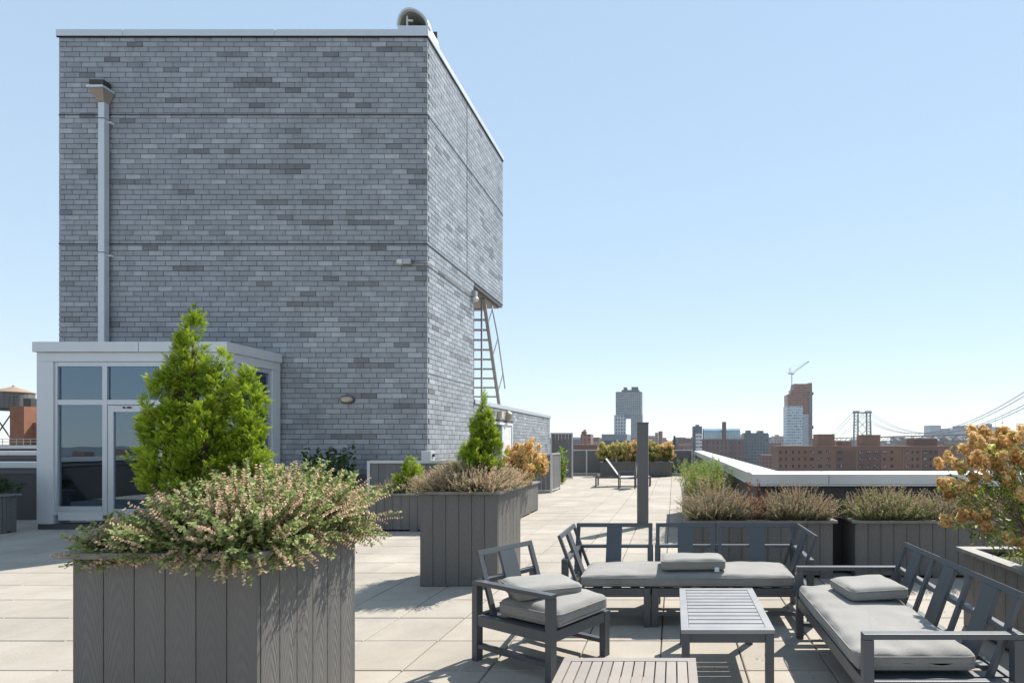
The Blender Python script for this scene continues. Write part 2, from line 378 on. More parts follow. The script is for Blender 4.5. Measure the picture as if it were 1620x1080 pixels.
def bric(mb, a0, a1, z0, z1, face, tn):
    """one brick; face 'F' looks to -Y (front), 'S' to +X (side)"""
    c = .003; d = random.uniform(-.0015, .0015)
    if face == 'F':
        P = lambda a, z, o: (a, TY + d + o, z)
    else:
        P = lambda a, z, o: (TX1 - d - o, a, z)
    v = [P(a0, z0, .04), P(a1, z0, .04), P(a1, z1, .04), P(a0, z1, .04), P(a0, z0, c), P(a1, z0, c), P(a1, z1, c), P(a0, z1, c), P(a0 + c, z0 + c, 0), P(a1 - c, z0 + c, 0), P(a1 - c, z1 - c, 0), P(a0 + c, z1 - c, 0)]
    mb.add(v, [(0, 1, 5, 4), (1, 2, 6, 5), (2, 3, 7, 6), (3, 0, 4, 7), (4, 5, 9, 8), (5, 6, 10, 9), (6, 7, 11, 10), (7, 4, 8, 11), (8, 9, 10, 11)], tn)
field = MB(); nb = 0
nc = int((TZ - .14) / COURSE)
top0 = TZ - .14
OFF = [0, .5, .12, .62]
for r in range(nc):
    z1 = top0 - r * COURSE; z0 = z1 - COURSE + G
    x = TX0 - BL * OFF[r % 4]
    while x < TX1 - .02:
        a0 = max(x, TX0); a1 = min(x + BL - G, TX1 - .003)
        if a1 - a0 > .03:
            tn = tone(r, x)
            if nb < 300 and r >= 2 and a1 - a0 > .1:
                mb = MB(); bric(mb, a0, a1, z0, z1, 'F', tn); T(mb, 'brick', M['brick']); nb += 1
            else: bric(field, a0, a1, z0, z1, 'F', tn)
        x += BL
    ymax = TY2 if z0 > SOF else TY1
    y = TY - BL * OFF[(r + 1) % 4] + .1
    while y < ymax - .02:
        a0 = max(y, TY + .008); a1 = min(y + BL - G, ymax)
        if a1 - a0 > .03: bric(field, a0, a1, z0, z1, 'S', tone(r, y))
        y += BL
T(field, 'brick_field', M['brick']); tag(bpy.context.scene.objects['brick_field'], kind='stuff')
strip = pm('joint_strip', (.05, .052, .058), .4, .4); strip2 = pm('joint_flashing', (.30, .31, .32), .4, .4)
for z, mm, hh in ((8.45, strip, .02), (5.745, strip, .02), (3.05, strip2, .022)):
    T(MB().box(TX0, TX1 + .008, TY - .009, TY + .006, z, z + hh), 'joint_strip', mm)
    T(MB().box(TX1 - .006, TX1 + .009, TY + .007, TY2 if z > SOF else TY1, z, z + hh), 'joint_strip', mm)
T(MB().box(TX1 - .004, TX1 + .006, 14.29, 14.31, 5.78, TZ - .15), 'expansion_joint', strip)
T(MB().box(TX1 - .006, TX1 + .004, TY1 - .012, TY1 + .004, 0, SOF), 'corner_trim', strip)
# coping in three lengths, with a drip line below
for a, b in ((wx(90.5, TY), wx(196, TY)), (wx(196.6, TY), wx(436, TY)), (wx(436.6, TY), TX1 + .03)):
    T(MB().box(a, b, TY - .03, TY + .4, TZ - .135, TZ), 'coping', M['coping'], bevel=.006)
T(MB().box(TX1 - .3, TX1 + .031, TY + .401, TY2 + .03, TZ - .133, TZ - .002), 'coping', M['coping'], bevel=.006)
T(MB().box(TX0 - .03, TX0 + .3, TY + .401, TY2 + .03, TZ - .133, TZ - .002), 'coping', M['coping'], bevel=.006)
T(MB().box(TX0 - .028, TX1 + .026, TY - .026, TY - .002, TZ - .16, TZ - .137), 'drip_edge', M['black'])
T(MB().box(TX1 + .002, TX1 + .026, TY - .001, TY2, TZ - .16, TZ - .137), 'drip_edge', M['black'])
T(MB().box(TX0 + .3, TX1 - .3, TY + .4, TY2, TZ - .2, TZ - .12), 'roof', M['dark'])
# scupper, conductor head, downspout
Yd = TY - .10
dx = wx(165, Yd)
sc_ = T(MB().box(wx(154, TY), wx(176, TY), TY - .17, TY + .05, wz(143, TY - .1), wz(129, TY - .1), ), 'scupper', M['rust'], bevel=.006)
hw = .24; zt, zb = wz(138.5, 11.6), wz(163.5, Yd)
hd = MB(); yb, yf = TY - .012, TY - .26
xa, xb = -12.035, -11.725; zt2 = wz(138.5, yf)
dx = wx(164, Yd); xs0, xs1 = dx - .065, dx + .065
hd.hexa([(xs0, Yd - .06, zb), (xs1, Yd - .06, zb), (xs1, Yd + .06, zb), (xs0, Yd + .06, zb), (xa, yf, zt2), (xb, yf, zt2), (xb, yb, zt2), (xa, yb, zt2)])
T(hd, 'conductor_head', pm('bronze_head', (.40, .35, .29), .4, .35, .1, 3))
T(MB().box(xa - .015, xb + .015, yf - .015, yb, zt2 + .003, zt2 + .05), 'head_rim', M['coping'])
ds = T(MB().box(xs0, xs1, Yd - .055, Yd + .055, 3.45, zb - .004), 'downspout', M['coping'], bevel=.012)
for zz in (wz(194, Yd), wz(405, Yd)):
    MB().box(xs1 + .002, xs1 + .06, Yd + .02, Yd + .1, zz, zz + .035).build('strap', M['white'], ds)
    MB().box(xs0 - .004, xs1 + .004, Yd - .069, Yd + .06, zz + .06, zz + .066).build('seam', M['dark'], ds)
# stainless exhaust hood on the roof corner
hood = empty('exhaust_hood', (wx(651.5, 12.0), 12.03, TZ + .18), label='arched stainless exhaust hood on the tower roof corner', cat='hood')
def arch(mb, r0, r1, y0, y1, sk=.0, n=20):
    for i in range(n):
        a, b = math.pi * i / n, math.pi * (i + 1) / n
        q = []
        for y in (y0, y1):
            for ang, rr in ((a, r0), (b, r0), (b, r1), (a, r1)):
                q.append((rr * math.cos(ang), y, rr * math.sin(ang) * (1.12 - .25 * math.cos(ang)) - .06))
        mb.hexa(q)
    return mb
arch(MB(), .30, .335, 0, .16).build('rim', M['coping'], hood)
arch(MB(), .275, .30, .02, .62).build('shroud', pm('hood_shroud', (.45, .46, .38), .4, .3), hood)
MB().box(-.27, .27, .6, .62, -.05, .24).build('back_plate', M['dark'], hood)
MB().box(-.17, -.135, .08, .11, -.02, .2).box(-.135, -.03, .08, .11, .09, .125).build('bracket', M['white'], hood)
MB().box(-.31, .31, .0, .62, -.18, -.061).build('curb', M['coping'], hood)
# dome cameras with conduit, wall lamp, meter box
def camera_thing(px, py, side, label):
    if side == 'F':
        c = Vector((wx(px, TY), TY, wz(py, TY))); o = empty('security_camera', c, label=label, cat='camera')
        MB().box(-.09, .09, -.09, 0, -.055, .06).build('junction_box', M['steel'], o, bevel=.01)
        MB().tube([(-.09, -.06, -.0), (-.16, -.06, 0), (-.2, -.06, .0)], [.055, .062, .05], 14).build('dome', M['white'], o, True)
        MB().tube([(-.19, -.06, 0), (-.215, -.06, 0)], [.035, .02], 12).build('lens', M['black'], o, True)
    else:
        c = Vector((TX1, px, py)); o = empty('security_camera', c, label=label, cat='camera')
        MB().box(0, .1, -.07, .07, .0, .17).build('junction_box', M['steel'], o, bevel=.01)
        MB().tube([(.06, 0, 0), (.06, 0, -.05), (.06, 0, -.1)], [.08, .085, .06], 14).build('dome', M['white'], o, True)
    return o
camera_thing(646, 415.5, 'F', 'white dome camera on the dark front wall of the tower')
camera_thing(14.72, 5.32, 'S', 'white dome camera on the side wall under the overhang')
cd = MB(); zc = wz(415, TY)
cd.tube([(wx(651.5, TY), TY - .03, zc), (TX1 + .02, TY - .03, zc), (TX1 + .03, TY + .02, zc), (TX1 + .03, 14.7, zc - .03), (TX1 + .03, 14.72, 5.42)], .013, 8)
tag(cd.build('conduit', M['steel'], None, True), 'thin grey conduit running round the tower corner between cameras', 'conduit')
lx, lz = wx(550.5, TY), wz(632, TY)
wlm = empty('wall_lamp', (lx, TY, lz), label='oval bulkhead lamp on the dark front wall of the tower', cat='lamp')
def oval(a, b, y0, y1, n=24, k=1.):
    mb = MB(); pts = [(a * math.cos(2 * math.pi * i / n), b * math.copysign(abs(math.sin(2 * math.pi * i / n)) ** .8, math.sin(2 * math.pi * i / n))) for i in range(n)]
    v = [(x, y0, z) for x, z in pts] + [(x * k, y1, z * k) for x, z in pts]
    mb.add(v, [tuple(range(n)), tuple(range(n, 2 * n))[::-1]] + [(i, n + i, n + (i + 1) % n, (i + 1) % n) for i in range(n)]); return mb
oval(.15, .082, 0, -.045).build('housing', pm('lamp_housing', (.10, .09, .075), .4), wlm)
oval(.12, .06, -.046, -.10, k=.8).build('lens', M['tan'], wlm)
for zz in (-.022, .022): MB().box(-.11, .11, -.105, -.094, zz - .004, zz + .004).build('guard_bar', M['tan'], wlm)
bx_ = empty('meter_box', (TX1 + .05, TY - .18, 0), label='pale grey electrical box on a post at the tower corner', cat='box')
MB().box(-.1, .1, 0, .22, 1.18, 1.42).build('case', M['alupaint'], bx_, bevel=.01)
MB().box(.101, .13, .08, .14, 1.3, 1.36).build('knob', M['black'], bx_)
MB().box(-.03, .03, .08, .14, 0, 1.18).build('stand', M['steel'], bx_)

# ------------------------------------------------------------------ low brick wing with doors, ladder stair
WY = 23.9; WZ = 2.6
wing = empty('brick_wing', (TX1, TY1, 0), label='low grey brick wing with double doors behind the tower', cat='building')
def Wg(mb, name, m, parent=None, **k):
    o = mb.build(name, m, parent or wing, **k)
    if not parent: o.location = (-TX1, -TY1, 0)
    return o
DY0, DY1, DZ = 16.28, 18.35, 2.2
Wg(MB().box(-12.6, TX1 - e - .005, TY1 + .02, DY0, 0, WZ).box(-12.6, TX1 - e - .005, DY1, WY, 0, WZ).box(-12.6, TX1 - e - .005, DY0, DY1, DZ, WZ).box(-12.6, TX1 - 1.6, DY0, DY1, 0, DZ), 'wall', M['mortar'])
wf = MB()
for r in range(int(WZ / COURSE)):
    z1 = WZ - .01 - r * COURSE; z0 = z1 - COURSE + G; y = TY1 - BL * OFF[r % 4]
    while y < WY:
        a0 = max(y, TY1 + .02); a1 = min(y + BL - G, WY)
        segs = [(a0, a1)]
        if z0 < DZ: segs = [(a0, min(a1, DY0)), (max(a0, DY1), a1)]
        for q0, q1 in segs:
            if q1 - q0 > .03: bric(wf, q0, q1, z0, z1, 'S', tone(r, y))
        y += BL
tag(Wg(wf, 'brick_field', M['brick']), kind='stuff')
Wg(MB().box(-12.6, TX1 + .03, TY1 + .03, WY + .03, WZ + .002, WZ + .12), 'coping', M['copingtop'], bevel=.008)
for y0, y1 in ((DY0, DY0 + .07), (DY1 - .07, DY1)):
    Wg(MB().box(TX1 - .12, TX1 + .012, y0, y1, 0, DZ), 'door_frame', M['white'])
Wg(MB().box(TX1 - .12, TX1 + .012, DY0 + .07, DY1 - .07, DZ - .07, DZ), 'door_frame', M['white'])
d1 = Wg(MB().box(TX1 - .06, TX1 - .015, 17.3, DY1 - .075, .02, DZ - .075), 'door', M['white'], bevel=.004)
MB().box(TX1 - .01, TX1 + .05, 17.38, 17.42, 1.0, 1.2).build('handle', M['steel'], d1)
d2 = Wg(MB().box(TX1 - 1.0, TX1 - .05, 17.2, 17.245, .02, DZ - .075), 'door', pm('blue_grey_door', (.20, .25, .42), .45), bevel=.004)
Wg(MB().box(TX1 + .002, TX1 + .12, 16.8, 17.05, 2.3, 2.52), 'wall_box', M['tan'], bevel=.01)
Wg(MB().tube([(TX1, 17.75, 2.42), (TX1 + .05, 17.75, 2.42), (TX1 + .14, 17.75, 2.40)], [.16, .16, .10], 16), 'bulkhead_light', pm('bulkhead', (.30, .26, .2), .5))
# steep stair on the wing roof up to the overhang
st = empty('ladder_stair', (-5.31, 17.4, WZ + .12), label='steep open-tread metal stair rising to the tower overhang', cat='stair')
b0 = Vector((0, 0, 0)); b1 = Vector((0, -1.42, SOF - WZ - .18))
for x in (0, -.78):
    MB().bar(b0 + Vector((x, 0, 0)), b1 + Vector((x, 0, 0)), .05, .09, (1, 0, 0)).build('stringer', M['stairwood'], st)
for k in range(1, 11):
    p = b0.lerp(b1, k / 11); MB().box(-.754, -.026, p.y - .09, p.y + .09, p.z - .025, p.z + .01).build('tread', M['stairwood'], st)
ofs = Vector((.05, .42, .55))
MB().tube([b0 + ofs, b0.lerp(b1, .5) + ofs, b1 + ofs + Vector((0, .12, -.6))], .02, 8).build('handrail', M['steel'], st, True)
for t in (.15, .5, .8):
    p = b0.lerp(b1, t); MB().bar(p + Vector((.04, 0, 0)), p + ofs, .02, .02).build('rail_bracket', M['steel'], st)
MB().box(-.06, -.02, -1.5, -1.46, 0, SOF - WZ - .18).build('post', M['steel'], st)

# ------------------------------------------------------------------ glass vestibule
VY = 10.5
ves = empty('glass_vestibule', (wx(58, VY), VY, 0), label='pale aluminium glass entrance vestibule in front of the tower', cat='vestibule')
VO = Vector((wx(58, VY), VY, 0))
def V(mb, name, m, parent=None, **k):
    o = mb.build(name, m, parent or ves, **k)
    if not parent: o.location = -VO
    return o
def vb(x0, x1, y0, y1, a=VY, b=VY + .12):      # box from photo pixels on the front plane
    return MB().box(wx(x0, VY), wx(x1, VY), a, b, wz(y1, VY), wz(y0, VY))
XR = wx(357, VY); XL = wx(58, VY)
zf1, zf0 = wz(541, VY), wz(557, VY)
V(MB().box(XL - .03, XR + .06, VY - .05, VY + .3, zf0, zf1), 'fascia', M['alupaint'], bevel=.006)
V(MB().box(XR - .25, XR + .06, VY + .302, TY - .07, zf0, zf1 - .002), 'fascia', M['alupaint'], bevel=.006)
V(MB().box(wx(223, VY) - .003, wx(223, VY) + .003, VY - .0525, VY - .0495, zf0 + .01, zf1 - .01), 'fascia_seam', M['dark'])
V(MB().box(XL, XR - .25, VY + .302, TY - .07, zf0 + .02, zf1 - .03), 'roof', M['dark'])
V(MB().box(XL, XR + .02, VY, VY + .14, wz(571.5, VY), zf0 - .004), 'header', M['alupaint'])
V(MB().box(XR - .12, XR + .02, VY + .142, TY - .07, wz(571.5, VY), zf0 - .004), 'header', M['alupaint'])
V(MB().box(XL, wx(84, VY), VY, VY + .3, .10, wz(571.5, VY) - .004), 'column', M['alupaint'])
V(MB().box(wx(338, VY), XR + .02, VY, VY + .28, .10, wz(571.5, VY) - .004), 'column', M['alupaint'])
V(MB().box(XR - .12, XR + .021, TY - .30, TY - .071, .10, wz(571.5, VY) - .004), 'column', M['alupaint'])
V(MB().box(XL + .01, XR + .01, VY + .01, VY + .2, 0, .098), 'base_plate', M['dark'])
V(MB().box(XR - .1, XR + .01, VY + .202, TY - .07, 0, .098), 'base_plate', M['dark'])
xs = [84, 89, 160, 167.5, 250.5, 258, 333, 338]
ytop, ysplit0, ysplit1, ybot = 579, 632, 640, 801
fy0, fy1 = VY + .02, VY + .10
for a, b in ((84.2, 89), (160, 167.5), (250.5, 258), (333, 337.8)):
    V(vb(a, b, 572, 815, fy0, fy1), 'mullion', M['alu'])
for a, b in ((89.1, 159.9), (167.6, 250.4), (258.1, 332.9)):
    V(vb(a, b, 572, ytop, fy0 + .003, fy1), 'transom', M['alu']); V(vb(a, b, ysplit0, ysplit1, fy0 + .003, fy1), 'transom', M['alu'])
    V(vb(a, b, ytop + .1, ysplit0 - .1, VY + .055, VY + .065), 'pane', M['glass'])
for a, b in ((89.1, 159.9), (258.1, 332.9)):
    V(vb(a, b, ybot, 808, fy0 - .01, fy1), 'sill', M['alu']); V(vb(a, b, ysplit1 + .1, ybot - .1, VY + .055, VY + .065), 'pane', M['glass'])
    V(vb(a, b, 808.2, 823, VY + .03, fy1), 'kick_panel', M['alupaint'])
dr = V(vb(168, 177, 641, 821, fy0 + .008, fy1 - .01).box(wx(241, VY), wx(250, VY), fy0 + .008, fy1 - .01, wz(821, VY), wz(641, VY)).box(wx(177, VY), wx(241, VY), fy0 + .008, fy1 - .01, wz(651, VY), wz(641, VY)).box(wx(177, VY), wx(241, VY), fy0 + .008, fy1 - .01, wz(821, VY), wz(805, VY)), 'door', M['alu'])
vb(177.1, 240.9, 651.1, 804.9, VY + .05, VY + .06).build('pane', M['glass'], dr)
MB().tube([(wx(236, VY), VY - .04, .95), (wx(236, VY), VY - .04, 1.5)], .015, 8).build('handle', M['steel'], dr, True)
for xx in (193, 200, 202.5): MB().box(wx(xx, VY), wx(xx, VY) + .03, fy0 - .012, fy0 + .007, wz(645.5, VY), wz(643, VY)).build('closer_bolt', M['black'], dr)
# right-hand side glazing (plane X = XR)
sy0, sy1, sm0 = VY + .33, TY - .36, TY - .30
for a, b in ((VY + .285, sy0), (sy1, sm0 - .002)):
    V(MB().box(XR - .08, XR, a, b, .1, wz(571.5, VY) - .006), 'mullion', M['alu'])
zt_, zs1, zs0, zb_ = wz(579, VY), wz(632, VY), wz(640, VY), wz(801, VY)
for a, b in ((zt_, wz(571.5, VY) - .008), (zs0, zs1)):
    V(MB().box(XR - .08, XR - .003, sy0 + .001, sy1 - .001, a, b), 'transom', M['alu'])
V(MB().box(XR - .08, XR - .003, sy0 + .001, sy1 - .001, .1, zb_), 'kick_panel', M['alupaint'])
for a, b in ((zs1 + .001, zt_ - .001), (zb_ + .001, zs0 - .001)):
    V(MB().box(XR - .045, XR - .035, sy0 + .002, sy1 - .002, a, b), 'pane', M['glass'])
V(MB().box(XL, XL + .12, VY + .302, TY - .02, .1, zf0 - .004), 'side_wall', M['alupaint'])
V(MB().box(XL + .121, XR - .13, VY + .15, TY - .02, 3.0, 3.05), 'ceiling', pm('vestibule_ceiling', (.55, .57, .58), .7))
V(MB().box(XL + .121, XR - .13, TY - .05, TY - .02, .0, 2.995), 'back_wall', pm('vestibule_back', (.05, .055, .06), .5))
V(MB().tube([(wx(215, 11.2), 11.2, 2.97), (wx(215, 11.2), 11.2, 2.998)], .1, 16), 'ceiling_light', M['white'])
V(MB().box(XR - .75, XR - .15, TY - .12, TY - .06, 2.2, 2.9), 'wall_panel', M['white'])

# ------------------------------------------------------------------ parapets
CZ, CZO = 1.19, 1.208
par = empty('parapet_wall', (1.0, 7.27, 0), label='dark parapet wall with wide pale metal coping along the terrace edge', cat='wall')
PO = Vector((1.0, 7.27, 0))
def Pp(mb, name, m, **k):
    o = mb.build(name, m, par, **k); o.location = -PO; return o
XI, XO, YI, YO, YE = 1.0, 1.40, 7.27, 7.70, 28.25
Pp(MB().box(XI + .06, XO - .04, YO - .03, YE, -.04, CZ - .13), 'side_wall', M['dark'])
Pp(MB().box(XI + .06, 9.4, YI + .06, YO - .035, -.04, CZ - .13), 'front_wall', M['dark'])
def sidecop(y0, y1, d=.128):
    return MB().hexa([(XI, y0, CZ - d), (XO, y0, CZ - d), (XO, y1, CZ - d), (XI, y1, CZ - d), (XI, y0, CZ), (XO, y0, CZO), (XO, y1, CZO), (XI, y1, CZ)])
ys = [YO + .005, 10.6, 13.7, 16.8, 19.9, 23., 26., YE]
for a, b in zip(ys, ys[1:]): Pp(sidecop(a, b - .006), 'coping', M['copingtop'], bevel=.004)
def frontcop(x0, x1, d=.128, mitre=0):
    return MB().hexa([(x0, YI, CZ - d), (x1, YI, CZ - d), (x1, YO, CZ - d), (x0, YO, CZ - d), (x0, YI, CZ), (x1, YI, CZ), (x1, YO, CZO), (x0, YO, CZO)])
xj = [XI, 1.976, 4.9, 7.0, 9.4]
for a, b in zip(xj, xj[1:]): Pp(frontcop(a, b - .008), 'coping', M['copingtop'], bevel=.004)
Pp(MB().box(XI - .018, XI - .001, YI - .018, YE, CZ - .15, CZ - .129), 'drip_lip', M['copingtop'])
Pp(MB().box(XI - .018, 9.4, YI - .018, YI - .001, CZ - .149, CZ - .13), 'drip_lip', M['copingtop'])
def small_parapet(name, label, x0, x1, y0, y1, h=1.19, along='x'):
    o = empty(name, ((x0 + x1) / 2, (y0 + y1) / 2, 0), label=label, cat='wall'); c = Vector(o.location)
    a = MB().box(x0 + .05, x1 - .05, y0 + .05, y1 - .05, -.04, h - .12).build('wall', M['dark'], o); a.location = -c
    n = max(1, int(max(x1 - x0, y1 - y0) / 2.8))
    for k in range(n):
        if along == 'x': bx = MB().box(x0 + (x1 - x0) * k / n, x0 + (x1 - x0) * (k + 1) / n - .006, y0, y1, h - .118, h)
        else: bx = MB().box(x0, x1, y0 + (y1 - y0) * k / n, y0 + (y1 - y0) * (k + 1) / n - .006, h - .118, h)
        q = bx.build('coping', M['copingtop'], o, bevel=.004); q.location = -c
    q = MB().box(x0 + .03, x1 - .03, y0 + .03, y1 - .03, h - .24, h - .122).build('flashing', M['panel'], o); q.location = -c
    return o
small_parapet('parapet_wall', 'dark parapet wall left of the glass vestibule', -16.9, -13.0, 11.75, 12.2)
small_parapet('parapet_wall', 'dark parapet behind the camera seen reflected in the vestibule glass', -16.4, 8.9, -8.9, -8.4)
small_parapet('parapet_wall', 'dark parapet along the far left terrace edge', -16.9, -16.45, -8.35, 11.7, along='y')
small_parapet('parapet_wall', 'low parapet to the right of the sofas and planters', 8.95, 9.4, -8.35, 7.2, along='y')

# ------------------------------------------------------------------ fences and screens
def screen(name, label, segs, z0, z1, bw=.14, cat='fence', post=.055):
    """segs: list of (p, q) straight runs; posts at both ends, rails above and below, upright boards between"""
    o = empty(name, (segs[0][0][0], segs[0][0][1], 0), label=label, cat=cat); c = Vector(o.location)
    done = set()
    for p, q in segs:
        p = Vector((p[0], p[1], 0)); q = Vector((q[0], q[1], 0)); L_ = (q - p).length; d = (q - p) / L_; nrm = Vector((-d.y, d.x, 0))
        for e_ in (p, q):
            kk = (round(e_.x, 2), round(e_.y, 2))
            if kk in done: continue
            done.add(kk)
            MB().bar(e_ - c, e_ - c + Vector((0, 0, z1)), post, post).build('post', M['alu'], o)
        a = p + d * (post / 2 + .002) - c; b = q - d * (post / 2 + .002) - c
        MB().bar(a + Vector((0, 0, z1 - .025)), b + Vector((0, 0, z1 - .025)), post * .9, .05).build('rail', M['alu'], o)
        MB().bar(a + Vector((0, 0, z0 + .02)), b + Vector((0, 0, z0 + .02)), post * .9, .04).build('rail', M['alu'], o)
        n = max(1, int((L_ - post) / bw)); w = (L_ - post - .004) / n
        for k in range(n):
            u0 = a + d * (w * k + .004); u1 = a + d * (w * (k + 1) - .004)
            MB().hexa([u0 - nrm * .009 + Vector((0, 0, z0 + .042)), u1 - nrm * .009 + Vector((0, 0, z0 + .042)), u1 + nrm * .009 + Vector((0, 0, z0 + .042)), u0 + nrm * .009 + Vector((0, 0, z0 + .042)),
                       u0 - nrm * .009 + Vector((0, 0, z1 - .052)), u1 - nrm * .009 + Vector((0, 0, z1 - .052)), u1 + nrm * .009 + Vector((0, 0, z1 - .052)), u0 + nrm * .009 + Vector((0, 0, z1 - .052))]).build('board', M['slatgrey'], o)
    return o
xa = wx(584, 11.2); xb = wx(664, 11.2)
screen('slatted_screen', 'waist-high grey slatted screen with white frame before the tower corner', [((xa, 11.95), (xa, 11.2)), ((xa, 11.2), (xb, 11.2)), ((xb, 11.2), (xb + 1.0, 11.2)), ((xb + 1.0, 11.2), (xb + 1.0, 12.6))], .05, 1.24)
screen('slatted_screen', 'waist-high grey slatted screen box beside the orange hydrangea', [((-5.08, 18.2), (-3.9, 18.2)), ((-3.9, 18.2), (-3.9, 19.5))], .05, 1.25)
screen('slatted_screen', 'tall grey slatted screen at the end of the brick wing', [((-5.42, 25.3), (-4.49, 25.3))], .02, 2.03)
FYF = 28.05
fx = [wx(p, FYF) for p in (905, 928, 974.8, 1017, 1058.5, 1095)]
screen('slatted_fence', 'low grey panel fence with white posts across the far end', [((a, FYF), (b, FYF)) for a, b in zip(fx, fx[1:])], .06, 1.25, bw=.7)

# slim square post
po = empty('bollard_post', (wx(1017, 10.85), 10.85, 0), label='tall square dark grey metal post behind the sofa', cat='post')
MB().box(-.105, .105, -.09, .09, .012, 1.95).build('shaft', M['post'], po, bevel=.008)
MB().box(-.112, .112, -.097, .097, 1.952, 1.975).build('cap', M['post'], po)
MB().box(-.14, .14, -.13, .13, 0, .011).build('base_plate', M['post'], po)
# ------------------------------------------------------------------ planters
def planter(label, x0, x1, y0, y1, h, n_front=None, rz=0, slots=False, capw=.07, over=.045):
    cx, cy = (x0 + x1) / 2, (y0 + y1) / 2
    o = empty('planter_box', (cx, cy, 0), rz, label, 'planter', 'grey board planters')
    a, b = (x1 - x0) / 2, (y1 - y0) / 2; t = .022; ct = .03
    MB().box(-a + t + .002, a - t - .002, -b + t + .002, b - t - .002, .03, h - .10).build('liner', M['black'], o)
    MB().box(-a + t + .004, a - t - .004, -b + t + .004, b - t - .004, h - .098, h - .06).build('soil', M['soil'], o)
    def side(L_, n, place):
        w = L_ / n; cache = {}
        for k in range(n):
            foot = (not slots) or k in (0, n - 1) or (n > 8 and k in (n // 2,))
            z0 = .004 if foot else .035
            if z0 not in cache: cache[z0] = MB().box(-w / 2 + .0022, w / 2 - .0022, 0, t, z0, h - ct - .002).mesh('plank', M['plank'], bevel=.0025)
            p = link(bpy.data.objects.new('plank', cache[z0]), o); place(p, -L_ / 2 + w * (k + .5))
    nf = n_front or max(3, round(2 * a / .147)); ns = max(3, round((2 * b - 2 * t) / .147))
    side(2 * a, nf, lambda p, s: (setattr(p, 'location', (s, -b, 0))))
    side(2 * a, nf, lambda p, s: (setattr(p, 'location', (-s, b, 0)), setattr(p, 'rotation_euler', (0, 0, math.pi))))
    side(2 * b - 2 * t - .004, ns, lambda p, s: (setattr(p, 'location', (a, s, 0)), setattr(p, 'rotation_euler', (0, 0, math.pi / 2))))
    side(2 * b - 2 * t - .004, ns, lambda p, s: (setattr(p, 'location', (-a, -s, 0)), setattr(p, 'rotation_euler', (0, 0, -math.pi / 2))))
    A, B = a + over, b + over; i, j = a - capw, b - capw
    z0, z1 = h - ct, h
    for q in ([(-A, -B), (A, -B), (i, -j), (-i, -j)], [(A, -B), (A, B), (i, j), (i, -j)], [(A, B), (-A, B), (-i, j), (i, j)], [(-A, B), (-A, -B), (-i, -j), (-i, j)]):
        MB().prism(q, z0, z1).build('cap_board', M['cap'], o, bevel=.002)
    return o
PL = [('tall grey planter at lower left holding the big catmint and golden cypress', -2.975, -2.06, 2.83, 3.70, 1.052, 6, 0, False),
      ('tall grey planter in the middle with a slim cypress', -2.81, -1.95, 6.33, 7.28, 1.052, 6, 0, False),
      ('low grey planter before the slatted screen by the tower', -5.48, -3.85, 10.25, 10.95, .68, None, 0, True),
      ('low grey planter behind the middle one, holding an orange hydrangea', -4.15, -3.2, 11.9, 13.5, .68, None, 0, True),
      ('low grey planter behind the back sofa, by the parapet corner', .19, 1.87, 6.72, 7.2, .68, None, 0, True),
      ('low grey planter against the parapet at right, behind the long sofa', 2.13, 3.95, 6.72, 7.2, .68, None, 0, True),
      ('low grey planter at the right edge under the big hydrangea', 2.52, 3.45, 3.1, 4.98, .68, None, 0, True),
      ('low grey planter along the side parapet with tall wispy plants', .19, .93, 9.6, 13.2, .68, None, 0, True),
      ('low grey planter at the left edge beside the vestibule', -12.9, -11.74, 9.98, 10.22, .68, None, 0, True),
      ('low grey planter before the far fence, full of lime hydrangeas', -3.46, -.1, 26.85, 27.5, .68, None, 0, True)]
for a in PL: planter(*a)

